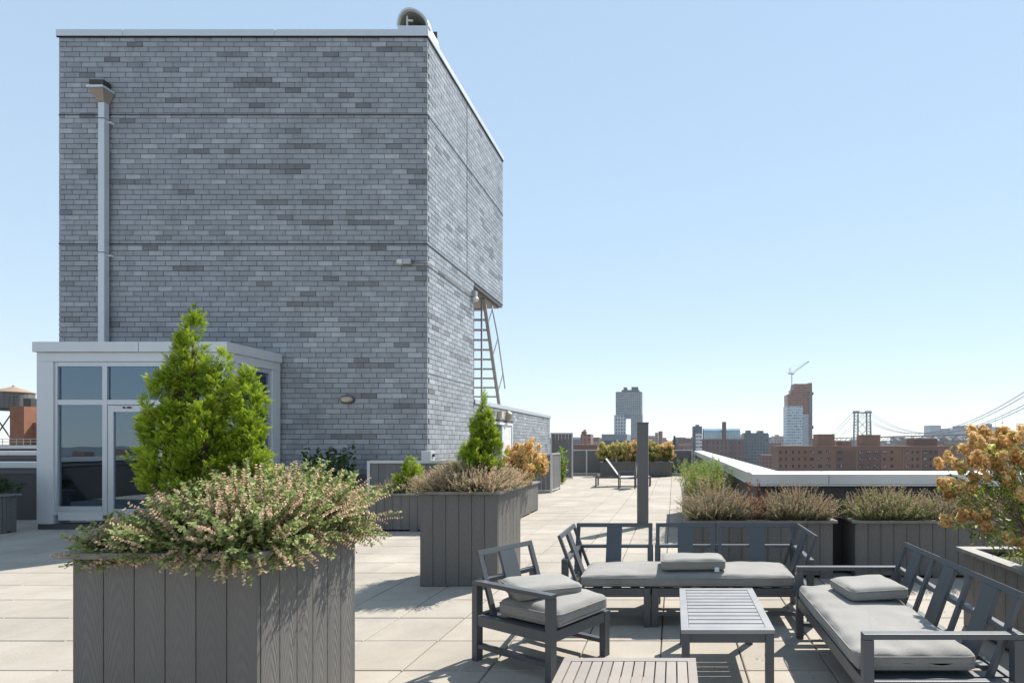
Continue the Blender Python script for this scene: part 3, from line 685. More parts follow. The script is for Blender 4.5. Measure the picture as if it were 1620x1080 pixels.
# ------------------------------------------------------------------ furniture
SEAT, ARM, BACK = .335, .583, .785
def module(label, W_, D_, bays=1, arm_l=False, arm_r=False, back_l=False, back_r=False, loc=(0, 0), rz=0, name='sofa_section', cat='sofa', group=None, front_bar=True, side_bar=True):
    o = empty(name, (loc[0], loc[1], 0), rz, label, cat, group); m = M['frame']; w = .055
    def box(nm, *a, bev=.003): return MB().box(*a).build(nm, m, o, bevel=bev)
    for x, y, h in ((0, 0, ARM if arm_l else SEAT), (W_ - w, 0, ARM if arm_r else SEAT), (0, D_ - w, ARM), (W_ - w, D_ - w, ARM)):
        box('leg', x, x + w, y, y + w, 0, h - (.032 if h == ARM else 0))
    # seat frame
    box('seat_rail', w + .001, W_ - w - .001, .004, w - .006, SEAT - .075, SEAT - .002); box('seat_rail', w + .001, W_ - w - .001, D_ - w + .006, D_ - .004, SEAT - .075, SEAT - .002)
    for x in (.004, W_ - w + .006): box('seat_rail', x, x + w - .01, w + .001, D_ - w - .001, SEAT - .075, SEAT - .002)
    n = max(3, int(W_ / .16))
    for k in range(n):
        x = w + (W_ - 2 * w) * (k + .5) / n; box('seat_slat', x - .04, x + .04, w + .002, D_ - w - .002, SEAT - .03, SEAT - .012, bev=0)
    # rear and arm rails at arm height
    box('rear_rail', w + .003 if arm_l else 0, W_ - w - .003 if arm_r else W_, D_ - w, D_, ARM - .03, ARM)
    for f, x in ((arm_l, 0), (arm_r, W_ - w)):
        if f: box('arm_rest', x, x + w, 0, D_, ARM - .03, ARM, bev=.004)
    if side_bar:
        for f, x in ((1, 0), (1, W_ - w)): box('stretcher', x + .006, x + w - .006, w + .001, D_ - w - .001, .095, .125)
    if front_bar: box('stretcher', w + .001, W_ - w - .001, .012, .04, .095, .125)
    # leaning back panels
    def back(nm, A, u, L_, out, nb):
        """A: lower inner corner, u: along, out: lean direction"""
        lo = A; hi = A + out * .175 + Vector((0, 0, BACK - SEAT + .02)); ax = (hi - lo); nrm = u.cross(ax).normalized(); axn = ax.normalized()
        def mem(p0, p1, ww, name_): MB().bar(p0, p1, ww, .026, nrm).build(name_, m, o, bevel=.003)
        H = ax.length; sw = .038
        for k in range(nb + 1):
            s = sw / 2 + (L_ - sw) * k / nb; mem(lo + u * s, lo + u * s + axn * (H - sw - .001), sw, 'back_stile')
        for k in range(nb):
            s = sw / 2 + (L_ - sw) * (k + .5) / nb; mem(lo + u * s + axn * .02, lo + u * s + axn * (H - sw - .001), .15, 'back_slat')
        mem(lo + axn * (H - sw / 2), lo + u * L_ + axn * (H - sw / 2), sw, 'top_rail')
    z = SEAT - .02
    back('B', Vector((.0 if back_l else (w + .012 if arm_l else .008), D_ - .145, z)), Vector((1, 0, 0)), W_ - (0 if back_l else (w + .012 if arm_l else .008)) - (0 if back_r else (w + .012 if arm_r else .008)), Vector((0, 1, 0)), bays)
    if back_l: back('L', Vector((.145, .03, z)), Vector((0, 1, 0)), D_ - .03 + .0, Vector((-1, 0, 0)), 1)
    if back_r: back('R', Vector((W_ - .145, .03, z)), Vector((0, 1, 0)), D_ - .03 + .0, Vector((1, 0, 0)), 1)
    return o
def cushion(name, label, L_, W_, T_, loc, rz=0, tilt=(0, 0), soft=.035, crown=.02, seed=0, n=26, wr=.006, cat='cushion', group=None):
    rg = random.Random(seed); me = bpy.data.meshes.new(name); bm = bmesh.new()
    bmesh.ops.create_cube(bm, size=2); bmesh.ops.subdivide_edges(bm, edges=bm.edges[:], cuts=n, use_grid_fill=True)
    ph = [rg.uniform(0, 6.28) for _ in range(8)]
    for v in bm.verts:
        x, y, z = v.co; hx, hy, hz = L_ / 2, W_ / 2, T_ / 2
        p = Vector((x * hx, y * hy, z * hz))
        q = Vector((max(-hx + soft, min(hx - soft, p.x)), max(-hy + soft, min(hy - soft, p.y)), max(-hz + soft, min(hz - soft, p.z))))
        d = p - q
        if d.length > 1e-6:
            p = q + d.normalized() * min(soft, d.length if abs(x) < 1 and abs(y) < 1 and abs(z) < 1 else soft)
        ex = (1 - abs(x) ** 3) * (1 - abs(y) ** 3); p.z += (crown * ex) * (1 if z > 0 else -.1 if z < 0 else 0)
        # wrinkles pulled from the seams
        edge = max(abs(x), abs(y)) ** 2
        p.z += wr * edge * (math.sin(p.x * 27 + ph[0] + 2 * math.sin(p.y * 9 + ph[1])) * .5 + math.sin(p.y * 33 + ph[2] + 2 * math.sin(p.x * 7 + ph[3])) * .5) * (z > 0)
        p.z += .6 * wr * math.sin(p.x * 6 + ph[4]) * math.sin(p.y * 7 + ph[5]) * (z > 0)
        s = 1 - .012 * math.sin(p.x * 8 + ph[6]) * (abs(y) > .98); p.y *= s
        v.co = p
    bm.to_mesh(me); bm.free(); me.materials.append(M['fabric']); me.polygons.foreach_set('use_smooth', [True] * len(me.polygons))
    root = empty(name, loc, 0, label, cat, group); root.rotation_euler = (tilt[0], tilt[1], rz)
    link(bpy.data.objects.new('cover', me), root)
    # piping round the top and bottom seams
    for zz in (T_ / 2 - soft * .55, -T_ / 2 + soft * .55):
        pts = []
        for k in range(64):
            a = 2 * math.pi * k / 64; cx, cy = math.cos(a), math.sin(a); m_ = max(abs(cx), abs(cy)); ux, uy = cx / m_, cy / m_
            r_ = soft; X, Y = ux * L_ / 2, uy * W_ / 2
            q = Vector((max(-L_ / 2 + r_, min(L_ / 2 - r_, X)), max(-W_ / 2 + r_, min(W_ / 2 - r_, Y)), 0)); d = Vector((X, Y, 0)) - q
            if d.length > 1e-6: q += d.normalized() * min(r_ * .985, d.length)
            pts.append((q.x, q.y, zz))
        pts.append(pts[0]); MB().tube(pts, .0045, 6, False).build('piping', M['fabric'], root, True)
    return root
SY = 4.93
GS = 'sections of the back sofa'
module('left corner section of the back sofa, with side back', .765, .77, 1, True, False, True, False, (-.97, SY), name='sofa_section', group=GS)
module('narrow middle section of the back sofa', .60, .77, 1, loc=(-.187, SY), name='sofa_section', group=GS)
module('right corner section of the back sofa, with side back', .785, .77, 1, False, True, False, True, (.425, SY), name='sofa_section', group=GS)
cushion('bench_cushion', 'long grey bench cushion on the back sofa', 1.86, .60, .105, (.12, SY + .315, SEAT + .054), seed=3, soft=.04, crown=.022, n=40)
cushion('throw_cushion', 'flat grey cushion lying on the back sofa', .56, .40, .095, (.17, SY + .27, SEAT + .178), R(2), (R(-2), 0), seed=5, soft=.036, crown=.012)
tgc = MB().box(-.02, .02, -.003, .003, -.04, 0)
tgo = tgc.build('care_tag', M['white']); ct_ = [o for o in S.objects if o.get('label') == 'flat grey cushion lying on the back sofa'][0]; tgo.parent = ct_; tgo.location = (.2, -.203, -.018)
module('long three-bay sofa at right with arms at both ends', 1.69, .85, 3, True, True, loc=(1.0, 4.70), rz=R(-90), name='sofa', cat='sofa', front_bar=False)
cushion('bench_cushion', 'long grey bench cushion on the right-hand sofa', 1.50, .66, .115, (1.325, 3.855, SEAT + .06), R(-90), seed=8, soft=.048, crown=.025, n=40, wr=.010)
cushion('throw_cushion', 'flat grey cushion lying on the right-hand sofa', .46, .42, .09, (1.43, 4.22, SEAT + .188), R(-86), (R(2), R(-2)), seed=9, soft=.036, crown=.014)
ca = R(58); co = Vector((-1.48 + .79 * .848, 4.19 - .79 * .53))
module('single-arm lounge chair at the left of the coffee table', .62, .79, 1, True, False, loc=(co.x, co.y), rz=ca, name='lounge_chair', cat='chair', front_bar=False)
def cl(x, y): return (co.x + x * math.cos(ca) - y * math.sin(ca), co.y + x * math.sin(ca) + y * math.cos(ca))
q = cl(.33, .29); cushion('seat_cushion', 'thick grey seat cushion on the lounge chair', .545, .60, .125, (q[0], q[1], SEAT + .064), ca, (0, 0), seed=12, soft=.05, crown=.03, wr=.008)
q = cl(.315, .40); cushion('throw_cushion', 'flat grey cushion lying askew on the lounge chair', .50, .38, .085, (q[0], q[1], SEAT + .188), ca - R(24), (R(2), R(3)), seed=14, soft=.036, crown=.015)
def table(label, x0, x1, y0, y1, h, along, top, n, m_leg):
    o = empty('coffee_table', ((x0 + x1) / 2, (y0 + y1) / 2, 0), label=label, cat='table'); a, b = (x1 - x0) / 2, (y1 - y0) / 2; w = .055
    for sx in (-1, 1):
        for sy in (-1, 1):
            MB().box(min(sx * (a - .004), sx * (a - w)), max(sx * (a - .004), sx * (a - w)), min(sy * (b - .004), sy * (b - w)), max(sy * (b - .004), sy * (b - w)), 0, h - .027).build('leg', m_leg, o, bevel=.003)
    for s in (-1, 1):
        MB().box(-a + w + .001, a - w - .001, s * (b - .03) - .014, s * (b - .03) + .014, h - .085, h - .027).build('apron', m_leg, o)
        MB().box(s * (a - .03) - .014, s * (a - .03) + .014, -b + w + .001, b - w - .001, h - .085, h - .027).build('apron', m_leg, o)
    fr = .05 if along == 'x' else .045
    for s in (-1, 1):
        MB().box(-a, a, min(s * b, s * (b - fr)), max(s * b, s * (b - fr)), h - .025, h).build('border', top, o, bevel=.002)
        MB().box(min(s * a, s * (a - fr)), max(s * a, s * (a - fr)), -b + fr + .001, b - fr - .001, h - .025, h).build('border', top, o, bevel=.002)
    ia, ib = a - fr - .002, b - fr - .002
    for k in range(n):
        if along == 'x':
            w_ = 2 * ib / n; MB().box(-ia, ia, -ib + w_ * k + .009, -ib + w_ * (k + 1) - .009, h - .024, h - .003).build('slat', top, o, bevel=.002)
        else:
            w_ = 2 * ia / n; MB().box(-ia + w_ * k + .0035, -ia + w_ * (k + 1) - .0035, -ib, ib, h - .024, h - .002).build('slat', top, o, bevel=.002)
    MB().box(-ia, ia, -.02, .02, h - .05, h - .0245).build('batten', m_leg, o)
    if along == 'x':
        for sx in (-.33, .33): MB().box(sx * a * 2 - .02, sx * a * 2 + .02, -ib, -.021, h - .05, h - .0245).build('batten', m_leg, o)
    return o
table('grey slatted coffee table between the two sofas', .045, .628, 3.55, 4.57, .43, 'x', M['tabletop'], 11, M['frame'])
table('taupe slatted coffee table at the bottom edge, before the chair', -.592, .118, 2.1, 3.09, .43, 'y', M['taupe'], 11, M['frame'])

# loungers far back
lg = empty('sun_lounger', (wx(985, 21.0), 21.0, 0), label='grey sun lounger with raised back on the far terrace', cat='lounger')
mfr = M['frame']; lt = pm('sling_fabric', (.42, .41, .39), .8); xa_, xb_ = wx(943.5, 21) - wx(985, 21), wx(1029.5, 21) - wx(985, 21)
for x in (xa_, xb_ - .05):
    for y in (-.33, .28): MB().box(x, x + .05, y, y + .05, 0, .30).build('leg', mfr, lg)
for y in (-.33, .28): MB().box(xa_, xb_, y, y + .05, .302, .36).build('side_rail', mfr, lg)
for k in range(5): MB().box(xa_ + .05 + k * .45, xa_ + .11 + k * .45, -.275, .275, .305, .345).build('cross_bar', mfr, lg)
xk = wx(979, 21) - wx(985, 21)
MB().box(xk, xb_ - .05, -.27, .27, .35, .362).build('seat_sling', lt, lg)
pa, pb = Vector((xk, 0, .375)), Vector((wx(958.5, 21) - wx(985, 21), 0, wz(725, 21)))
MB().bar(pa, pb, .54, .02, (0, 0, 1)).build('back_sling', lt, lg)
for y in (-.29, .29): MB().bar(pa + Vector((0, y, -.01)), pb + Vector((0, y, -.01)), .035, .045).build('back_rail', mfr, lg)
MB().bar(pa.lerp(pb, .6) + Vector((0, 0, -.03)), Vector((pa.x - .6, 0, .33)), .03, .02).build('prop', mfr, lg)
ch = empty('sling_chair', (wx(992, 20), 20, 0), label='low sling armchair beside the far sun lounger', cat='chair')
x0_, x1_ = wx(979, 20) - wx(992, 20), wx(1006, 20) - wx(992, 20)
for x in (x0_, x1_ - .04):
    for y in (-.3, .26): MB().box(x, x + .04, y, y + .04, 0, .56 if x == x0_ else .52).build('leg', mfr, ch)
MB().box(x0_ + .04, x1_, -.25, .25, .36, .385).build('seat_sling', lt, ch)
for y in (-.3, .26): MB().box(x0_ - .02, x1_ + .0, y, y + .04, .562, .59).build('arm_rest', mfr, ch); MB().box(x0_ + .041, x1_ - .041, y + .002, y + .038, .34, .38).build('side_rail', mfr, ch)
MB().bar((x1_ - .02, 0, .4), (x1_ + .06, 0, 1.28), .5, .04, (1, 0, 0)).build('back_sling', M['white'], ch)
MB().bar((x1_ - .0, -.27, .36), (x1_ + .06, -.27, 1.28), .03, .04, (1, 0, 0)).build('back_rail', mfr, ch)
MB().bar((x1_ - .0, .27, .36), (x1_ + .06, .27, 1.28), .03, .04, (1, 0, 0)).build('back_rail', mfr, ch)

# ------------------------------------------------------------------ plants
def unit(v): return v / np.maximum(np.linalg.norm(v, axis=-1, keepdims=True), 1e-9)
def quads(P, D, U, L_, Wd, fold=.25):
    """leaf quads at P along D with side vector from U; diamond: base, right, tip, left"""
    D = unit(D); S_ = unit(np.cross(D, U)); Nn = np.cross(S_, D)
    L_ = np.broadcast_to(np.asarray(L_), (len(P),))[:, None]; Wd = np.broadcast_to(np.asarray(Wd), (len(P),))[:, None]
    mid = P + D * L_ * .45 + Nn * Wd * fold
    V = np.stack([P, mid + S_ * Wd / 2, P + D * L_, mid - S_ * Wd / 2], 1).reshape(-1, 3)
    Q = np.arange(len(P) * 4).reshape(-1, 4); return V, Q
def rnd(n, k=3): return RNG.normal(size=(n, k))

def herb(label, area, z, n, hgt, lean, leaf=(.016, .010), leafm='catleaf', flm='catflower', spike=.6, spikelen=.4, droop=.35, name='catmint_shrub', dome=1., leafgap=.011, whorl=.013, calyx=.009, nwh=6, tops=None, group=None, vary=.35, spill=0):
    """mound of many thin stems with paired leaves and dry flower spikes"""
    x0, x1, y0, y1 = area; cx, cy = (x0 + x1) / 2, (y0 + y1) / 2; a, b = (x1 - x0) / 2, (y1 - y0) / 2
    root = empty(name, (cx, cy, z), label=label, cat='shrub', group=group); rad = MB()
    LP, LD, LU, LS, LT = [], [], [], [], []; FP, FD, FU, FT = [], [], [], []; SV = []; SQ = []; nv = 0
    for i in range(n):
        u, v = RNG.uniform(-1, 1), RNG.uniform(-1, 1)
        base = np.array([u * a, v * b, 0.]); out = np.array([u * a, v * b, 0.]); ol = np.hypot(u, v)
        h = hgt * RNG.uniform(1 - vary, 1 + vary) * (1 - .35 * min(1, ol) * dome)
        if tops is not None: h *= tops(cx + u * a, cy + v * b)
        az = RNG.normal(size=2) * .35; d = np.array([u * lean + az[0], v * lean + az[1], 1.0]); d /= np.linalg.norm(d)
        edge_ = max(0., -v - .72, u - .78) > 0 and RNG.random() < .55
        if edge_ and spill: h *= .62
        dr = droop * (spill if edge_ and spill else 1.)
        m = 9; pts = [base]; dd = d.copy(); seg = h / m
        for k in range(m):
            dd = dd + np.array([u, v, 0]) * dr * .06 - np.array([0, 0, dr * .07 * (ol + .2)]) + RNG.normal(size=3) * .05; dd /= np.linalg.norm(dd); pts.append(pts[-1] + dd * seg)
        pts = np.array(pts); hasf = RNG.random() < spike; fs = 1 - spikelen * RNG.uniform(.6, 1.3) if hasf else 1.
        # stem ribbon
        sd = np.cross(pts[-1] - pts[0], [0.3, 1, 0]); sd = sd / (np.linalg.norm(sd) + 1e-9) * .0011
        for p in pts: SV += [p - sd, p + sd]
        for k in range(m): SQ.append((nv + 2 * k, nv + 2 * k + 1, nv + 2 * k + 3, nv + 2 * k + 2))
        nv += 2 * (m + 1)
        nl = max(3, int(h * fs / leafgap)); t = RNG.uniform(.08, fs, nl); idx = t * m; k0 = np.minimum(idx.astype(int), m - 1); fr = (idx - k0)[:, None]
        P = pts[k0] * (1 - fr) + pts[k0 + 1] * fr; ax = pts[k0 + 1] - pts[k0]
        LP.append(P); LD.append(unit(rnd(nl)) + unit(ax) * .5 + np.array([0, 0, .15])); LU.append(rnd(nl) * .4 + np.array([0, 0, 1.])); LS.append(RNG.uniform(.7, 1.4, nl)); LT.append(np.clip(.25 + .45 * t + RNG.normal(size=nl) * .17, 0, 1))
        if hasf:
            ng = max(2, int(h * (1 - fs) / whorl)); t = np.linspace(fs, .995, ng); t = np.repeat(t, nwh); idx = t * m; k0 = np.minimum(idx.astype(int), m - 1); fr = (idx - k0)[:, None]
            P = pts[k0] * (1 - fr) + pts[k0 + 1] * fr; ax = unit(pts[k0 + 1] - pts[k0]); r = unit(rnd(len(t))); r = unit(r - ax * np.sum(r * ax, 1, keepdims=True))
            FP.append(P); FD.append(r + ax * .7); FU.append(ax + rnd(len(t)) * .3); FT.append(np.clip(RNG.normal(.55, .1) + RNG.normal(size=len(t)) * .2, 0, 1))
    LP, LD, LU, LS, LT = map(np.concatenate, (LP, LD, LU, LS, LT))
    Vv, Q = quads(LP, LD, LU, LS * leaf[0], LS * leaf[1]); np_obj('foliage', Vv, Q, np.repeat(LT, 4), M[leafm], root)
    if FP:
        FP, FD, FU, FT = map(np.concatenate, (FP, FD, FU, FT)); k = RNG.uniform(.7, 1.5, len(FP))
        Vv, Q = quads(FP, FD, FU, calyx * k, calyx * .7 * k, .4); np_obj('flower_spikes', Vv, Q, np.repeat(FT, 4), M[flm], root)
    np_obj('stems', np.array(SV), np.array(SQ), np.full(len(SV), .5), M['twig'], root)
    return root

def cypress(label, base, lobes, nspray, sl=(.05, .095), name='cypress_tree', m='cypress', trunk=.03, group=None):
    """lobes: (dx, dy, z0, z1, radius, sharp) relative to base"""
    root = empty(name, base, label=label, cat='tree', group=group)
    tot = sum(l[4] * (l[3] - l[2]) for l in lobes); VV, QQ, TT = [], [], []; off = 0; limbs = MB()
    for (dx, dy, z0, z1, r, sh) in lobes:
        n = int(nspray * r * (z1 - z0) / tot); npl = max(6, n // 26)
        t = 1 - np.sqrt(RNG.uniform(0, 1, npl) * .995) if sh > .7 else RNG.uniform(0, 1, npl) ** 1.15
        prof = np.minimum(1, (t + .06) / .2) ** .7 * (1 - t ** (1.25 if sh > .5 else 2.2)) ** (.85 if sh > .5 else .6)
        ph = RNG.uniform(0, 2 * np.pi, npl); rr = r * prof * RNG.uniform(.15, 1., npl) ** .45
        C = np.stack([dx + rr * np.cos(ph), dy + rr * np.sin(ph), z0 + t * (z1 - z0)], 1)
        AX = unit(np.stack([np.cos(ph) * (1 - .5 * t), np.sin(ph) * (1 - .5 * t), RNG.uniform(.6, 1.5, npl) + 1.2 * t], 1) + rnd(npl) * .25)
        pl = RNG.integers(0, npl, n); ss = RNG.uniform(0, 1, n); plen = sl[1] * RNG.uniform(1.3, 2.6, npl)
        wob = unit(np.cross(AX[pl], rnd(n))); rad_ = (plen[pl] * .30 * (1 - ss) ** .8)[:, None]
        P = C[pl] + AX[pl] * (ss * plen[pl])[:, None] + wob * rad_ * RNG.uniform(.2, 1, n)[:, None]
        A = unit(AX[pl] * .9 + wob * .75 + rnd(n) * .15); L_ = RNG.uniform(sl[0], sl[1], n); side = unit(np.cross(A, rnd(n)))
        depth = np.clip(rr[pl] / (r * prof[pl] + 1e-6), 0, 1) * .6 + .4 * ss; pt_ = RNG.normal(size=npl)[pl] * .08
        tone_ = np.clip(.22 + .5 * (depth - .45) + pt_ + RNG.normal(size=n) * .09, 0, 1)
        k = 6; ps, ds, us, ls, ts = [], [], [], [], []
        for j in range(k):
            f = (j + .3) / k; pt = P + A * (L_ * f)[:, None]
            for s in (-1, 1):
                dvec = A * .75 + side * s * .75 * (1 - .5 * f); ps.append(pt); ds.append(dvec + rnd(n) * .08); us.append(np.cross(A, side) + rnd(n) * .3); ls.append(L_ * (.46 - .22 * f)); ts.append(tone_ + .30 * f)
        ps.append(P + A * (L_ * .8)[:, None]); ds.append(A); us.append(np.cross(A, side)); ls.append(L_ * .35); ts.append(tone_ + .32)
        ps, ds, us, ls, ts = map(np.concatenate, (ps, ds, us, ls, ts))
        Vv, Q = quads(ps, ds, us, ls, ls * .30, .2); VV.append(Vv); QQ.append(Q + off); off += len(Vv); TT.append(np.repeat(np.clip(ts, 0, 1), 4))
        for q in range(int(10 + 30 * (z1 - z0))):
            t_ = RNG.uniform(.05, .85); a_ = RNG.uniform(0, 6.28); rr_ = r * (1 - t_) * .8; zc_ = z0 + t_ * (z1 - z0)
            limbs.tube([(dx, dy, zc_), (dx + rr_ * .5 * math.cos(a_), dy + rr_ * .5 * math.sin(a_), zc_ + rr_ * .25), (dx + rr_ * math.cos(a_), dy + rr_ * math.sin(a_), zc_ + rr_ * .6)], [.006, .004, .002], 5, False)
        limbs.tube([(dx * .25, dy * .25, -.02), (dx * .8, dy * .8, z0 + .25 * (z1 - z0) if z0 > .2 else .3 * (z1 - z0)), (dx, dy, z0 + .72 * (z1 - z0))], [trunk, trunk * .6, .004], 8)
    np_obj('crown', np.concatenate(VV), np.concatenate(QQ), np.concatenate(TT), M[m], root)
    limbs.build('trunk', M['bark'], root, True)
    return root

def hydrangea(label, base, heads, m='hydrangea', head=(.075, .11), nflor=110, nleaf=260, leafm='green', name='hydrangea_shrub', fl=.026, leafsz=.06, stemr=.004, group=None, spread_leaf=None):
    """heads: array of local positions of flower panicles"""
    root = empty(name, base, label=label, cat='shrub', group=group); st_ = MB(); VV, QQ, TT = [], [], []; off = 0
    heads = np.asarray(heads); lp = []
    for h in heads:
        r0 = np.array([RNG.normal() * .05, RNG.normal() * .05, 0.]); mid = r0 * .4 + h * .45 + np.array([0, 0, .12 * h[2]]) + RNG.normal(size=3) * .03
        pts = [r0, (r0 + mid) / 2 + RNG.normal(size=3) * .015, mid, (mid + h) / 2 + RNG.normal(size=3) * .015, h]
        st_.tube([tuple(p) for p in pts], [stemr * 1.6, stemr * 1.3, stemr, stemr * .8, stemr * .6], 5, False)
        for _ in range(3): lp.append(pts[2] * (1 - (q := RNG.uniform(0, 1))) + h * q)
        ax = unit((h - mid)[None])[0] * .6 + np.array([0, 0, .5]) + RNG.normal(size=3) * .25; ax /= np.linalg.norm(ax)
        w, hh = head[0] * RNG.uniform(.7, 1.2), head[1] * RNG.uniform(.7, 1.2)
        n = nflor; d = unit(rnd(n)); lob = unit(rnd(9)); rr = (RNG.uniform(.45, 1.05, n) * (.78 + .42 * np.max(d @ lob.T, 1) ** 6))[:, None]
        ca_ = d @ ax; rad = d - ca_[:, None] * ax
        taper = (1 - .5 * np.clip(ca_, 0, 1))[:, None]
        P = h + (rad * w * taper + ax * (ca_ * hh)[:, None]) * rr
        tn = np.clip(RNG.normal(.5, .14) + RNG.normal(size=n) * .16 + .12 * d[:, 2], 0, 1)
        t1 = unit(np.cross(d, rnd(n))); t2 = np.cross(d, t1)
        for k in range(4):      # four petals
            a = k * math.pi / 2; dv = t1 * math.cos(a) + t2 * math.sin(a) + d * .45
            Vv, Q = quads(P, dv, d, fl * .62, fl * .6, .1); VV.append(Vv); QQ.append(Q + off); off += len(Vv); TT.append(np.repeat(np.clip(tn + RNG.normal(size=n) * .05, 0, 1), 4))
    np_obj('flower_heads', np.concatenate(VV), np.concatenate(QQ), np.concatenate(TT), M[m], root)
    lp = np.array(lp); P = lp[RNG.integers(0, len(lp), nleaf)] + rnd(nleaf) * .03
    Vv, Q = quads(P, rnd(nleaf) + np.array([0, 0, -.2]), rnd(nleaf) * .5 + np.array([0, 0, 1]), leafsz * RNG.uniform(.6, 1.2, nleaf), leafsz * .55 * RNG.uniform(.6, 1.2, nleaf), .2)
    np_obj('foliage', Vv, Q, np.repeat(RNG.uniform(0, 1, nleaf), 4), M[leafm], root)
    st_.build('stems', M['twig'], root, True)
    return root

def wispy(label, area, z, n, hgt, leafm='green', ll=.09, lw=.012, name='wispy_plant', flm=None, lean=.25, group=None, gap=.03):
    x0, x1, y0, y1 = area; cx, cy = (x0 + x1) / 2, (y0 + y1) / 2
    root = empty(name, (cx, cy, z), label=label, cat='plant', group=group); st_ = MB(); LP, LD, LT = [], [], []; FP, FT = [], []
    for i in range(n):
        p = np.array([RNG.uniform(x0, x1) - cx, RNG.uniform(y0, y1) - cy, 0]); h = hgt * RNG.uniform(.6, 1.15); d = np.array([RNG.normal() * lean, RNG.normal() * lean, 1.])
        pts = [p]; 
        for k in range(5): d = d + RNG.normal(size=3) * .07; d /= np.linalg.norm(d); pts.append(pts[-1] + d * h / 5)
        st_.tube([tuple(q) for q in pts], [.003, .0028, .0025, .002, .0016, .001], 4, False)
        pts = np.array(pts); nl = int(h / gap); t = RNG.uniform(.05, 1, nl) * 5; k0 = np.minimum(t.astype(int), 4); f = (t - k0)[:, None]
        LP.append(pts[k0] * (1 - f) + pts[k0 + 1] * f); LD.append(unit(rnd(nl)) + np.array([0, 0, .5])); LT.append(np.clip(RNG.normal(.55, .2, nl), 0, 1))
        if flm:
            m_ = 26; FP.append(pts[-1] + rnd(m_) * np.array([.02, .02, .045])); FT.append(np.clip(RNG.normal(.5, .2, m_), 0, 1))
    LP, LD, LT = map(np.concatenate, (LP, LD, LT)); k = RNG.uniform(.5, 1.2, len(LP))
    Vv, Q = quads(LP, LD, rnd(len(LP)) * .4 + np.array([0, 0, 1]), ll * k, lw * k, .3); np_obj('foliage', Vv, Q, np.repeat(LT, 4), M[leafm], root)
    if flm:
        FP, FT = np.concatenate(FP), np.concatenate(FT); Vv, Q = quads(FP, rnd(len(FP)), rnd(len(FP)), .016, .012, .3); np_obj('flower_heads', Vv, Q, np.repeat(FT, 4), M[flm], root)
    st_.build('stems', M['twig'], root); return root

# big planter, lower left
ZT = 1.0
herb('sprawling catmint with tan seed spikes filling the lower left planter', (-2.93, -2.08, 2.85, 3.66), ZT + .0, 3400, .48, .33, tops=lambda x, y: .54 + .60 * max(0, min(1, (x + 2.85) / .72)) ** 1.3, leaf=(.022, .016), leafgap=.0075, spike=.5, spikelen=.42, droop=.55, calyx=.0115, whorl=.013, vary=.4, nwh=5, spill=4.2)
cy_ = 3.28; bx0 = wx(318, cy_)
def lb(px, pyt, pyb, wpx, sh, dy=0): return (wx(320 + (px - 320) * .88, cy_) - bx0, dy, wz(pyb, cy_) - ZT, wz(pyt, cy_) - ZT, wpx * .84 * cy_ / F, sh)
cypress('bushy golden green cypress in the lower left planter', (bx0, cy_, ZT),
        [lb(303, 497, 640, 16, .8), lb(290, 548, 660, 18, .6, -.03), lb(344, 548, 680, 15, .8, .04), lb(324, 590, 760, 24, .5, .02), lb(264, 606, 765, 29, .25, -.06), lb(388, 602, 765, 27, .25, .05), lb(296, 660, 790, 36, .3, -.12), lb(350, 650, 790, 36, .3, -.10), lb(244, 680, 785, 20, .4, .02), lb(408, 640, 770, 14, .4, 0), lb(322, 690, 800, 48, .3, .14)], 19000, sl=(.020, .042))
# middle planter
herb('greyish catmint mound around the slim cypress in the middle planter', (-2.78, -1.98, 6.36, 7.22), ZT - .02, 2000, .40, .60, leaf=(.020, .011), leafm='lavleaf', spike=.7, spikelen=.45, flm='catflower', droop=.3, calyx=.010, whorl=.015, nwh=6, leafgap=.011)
cm = 6.75; bm0 = wx(757, cm)
def lm(px, pyt, pyb, wpx, sh, dy=0): return (wx(px, cm) - bm0, dy, wz(pyb, cm) - ZT, wz(pyt, cm) - ZT, wpx * cm / F, sh)
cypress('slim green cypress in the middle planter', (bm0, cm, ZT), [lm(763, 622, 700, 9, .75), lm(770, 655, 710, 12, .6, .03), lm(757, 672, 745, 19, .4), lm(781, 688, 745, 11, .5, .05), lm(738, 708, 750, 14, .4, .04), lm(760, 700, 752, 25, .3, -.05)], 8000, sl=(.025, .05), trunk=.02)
# planters by the tower
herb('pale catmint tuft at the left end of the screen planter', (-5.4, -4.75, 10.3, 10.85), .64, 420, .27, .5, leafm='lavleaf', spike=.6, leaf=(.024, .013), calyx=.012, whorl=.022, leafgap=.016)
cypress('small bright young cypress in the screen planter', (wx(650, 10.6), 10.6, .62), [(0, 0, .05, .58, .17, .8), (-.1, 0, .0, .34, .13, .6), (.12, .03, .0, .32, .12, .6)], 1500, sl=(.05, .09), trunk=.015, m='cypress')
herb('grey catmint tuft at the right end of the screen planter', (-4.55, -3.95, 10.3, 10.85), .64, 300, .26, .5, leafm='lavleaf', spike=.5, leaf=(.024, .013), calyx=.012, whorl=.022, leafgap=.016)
def blob(n, cx, cy, cz, rx, ry, rz, zmin=-1, shell=.72):
    out = []
    while len(out) < n:
        d = RNG.normal(size=3); d /= np.linalg.norm(d)
        if d[2] < zmin: continue
        s = RNG.uniform(shell, 1.0); out.append((cx + d[0] * rx * s, cy + d[1] * ry * s, cz + d[2] * rz * s))
    return np.array(out)
hc = 12.6; hx0 = wx(832, hc)
hydrangea('rounded orange-brown hydrangea behind the middle planter', (hx0, hc, .62), blob(85, 0, 0, .46, .50, .48, .58, -.5), head=(.09, .105), nflor=90, nleaf=420, fl=.035, leafsz=.09, stemr=.006)
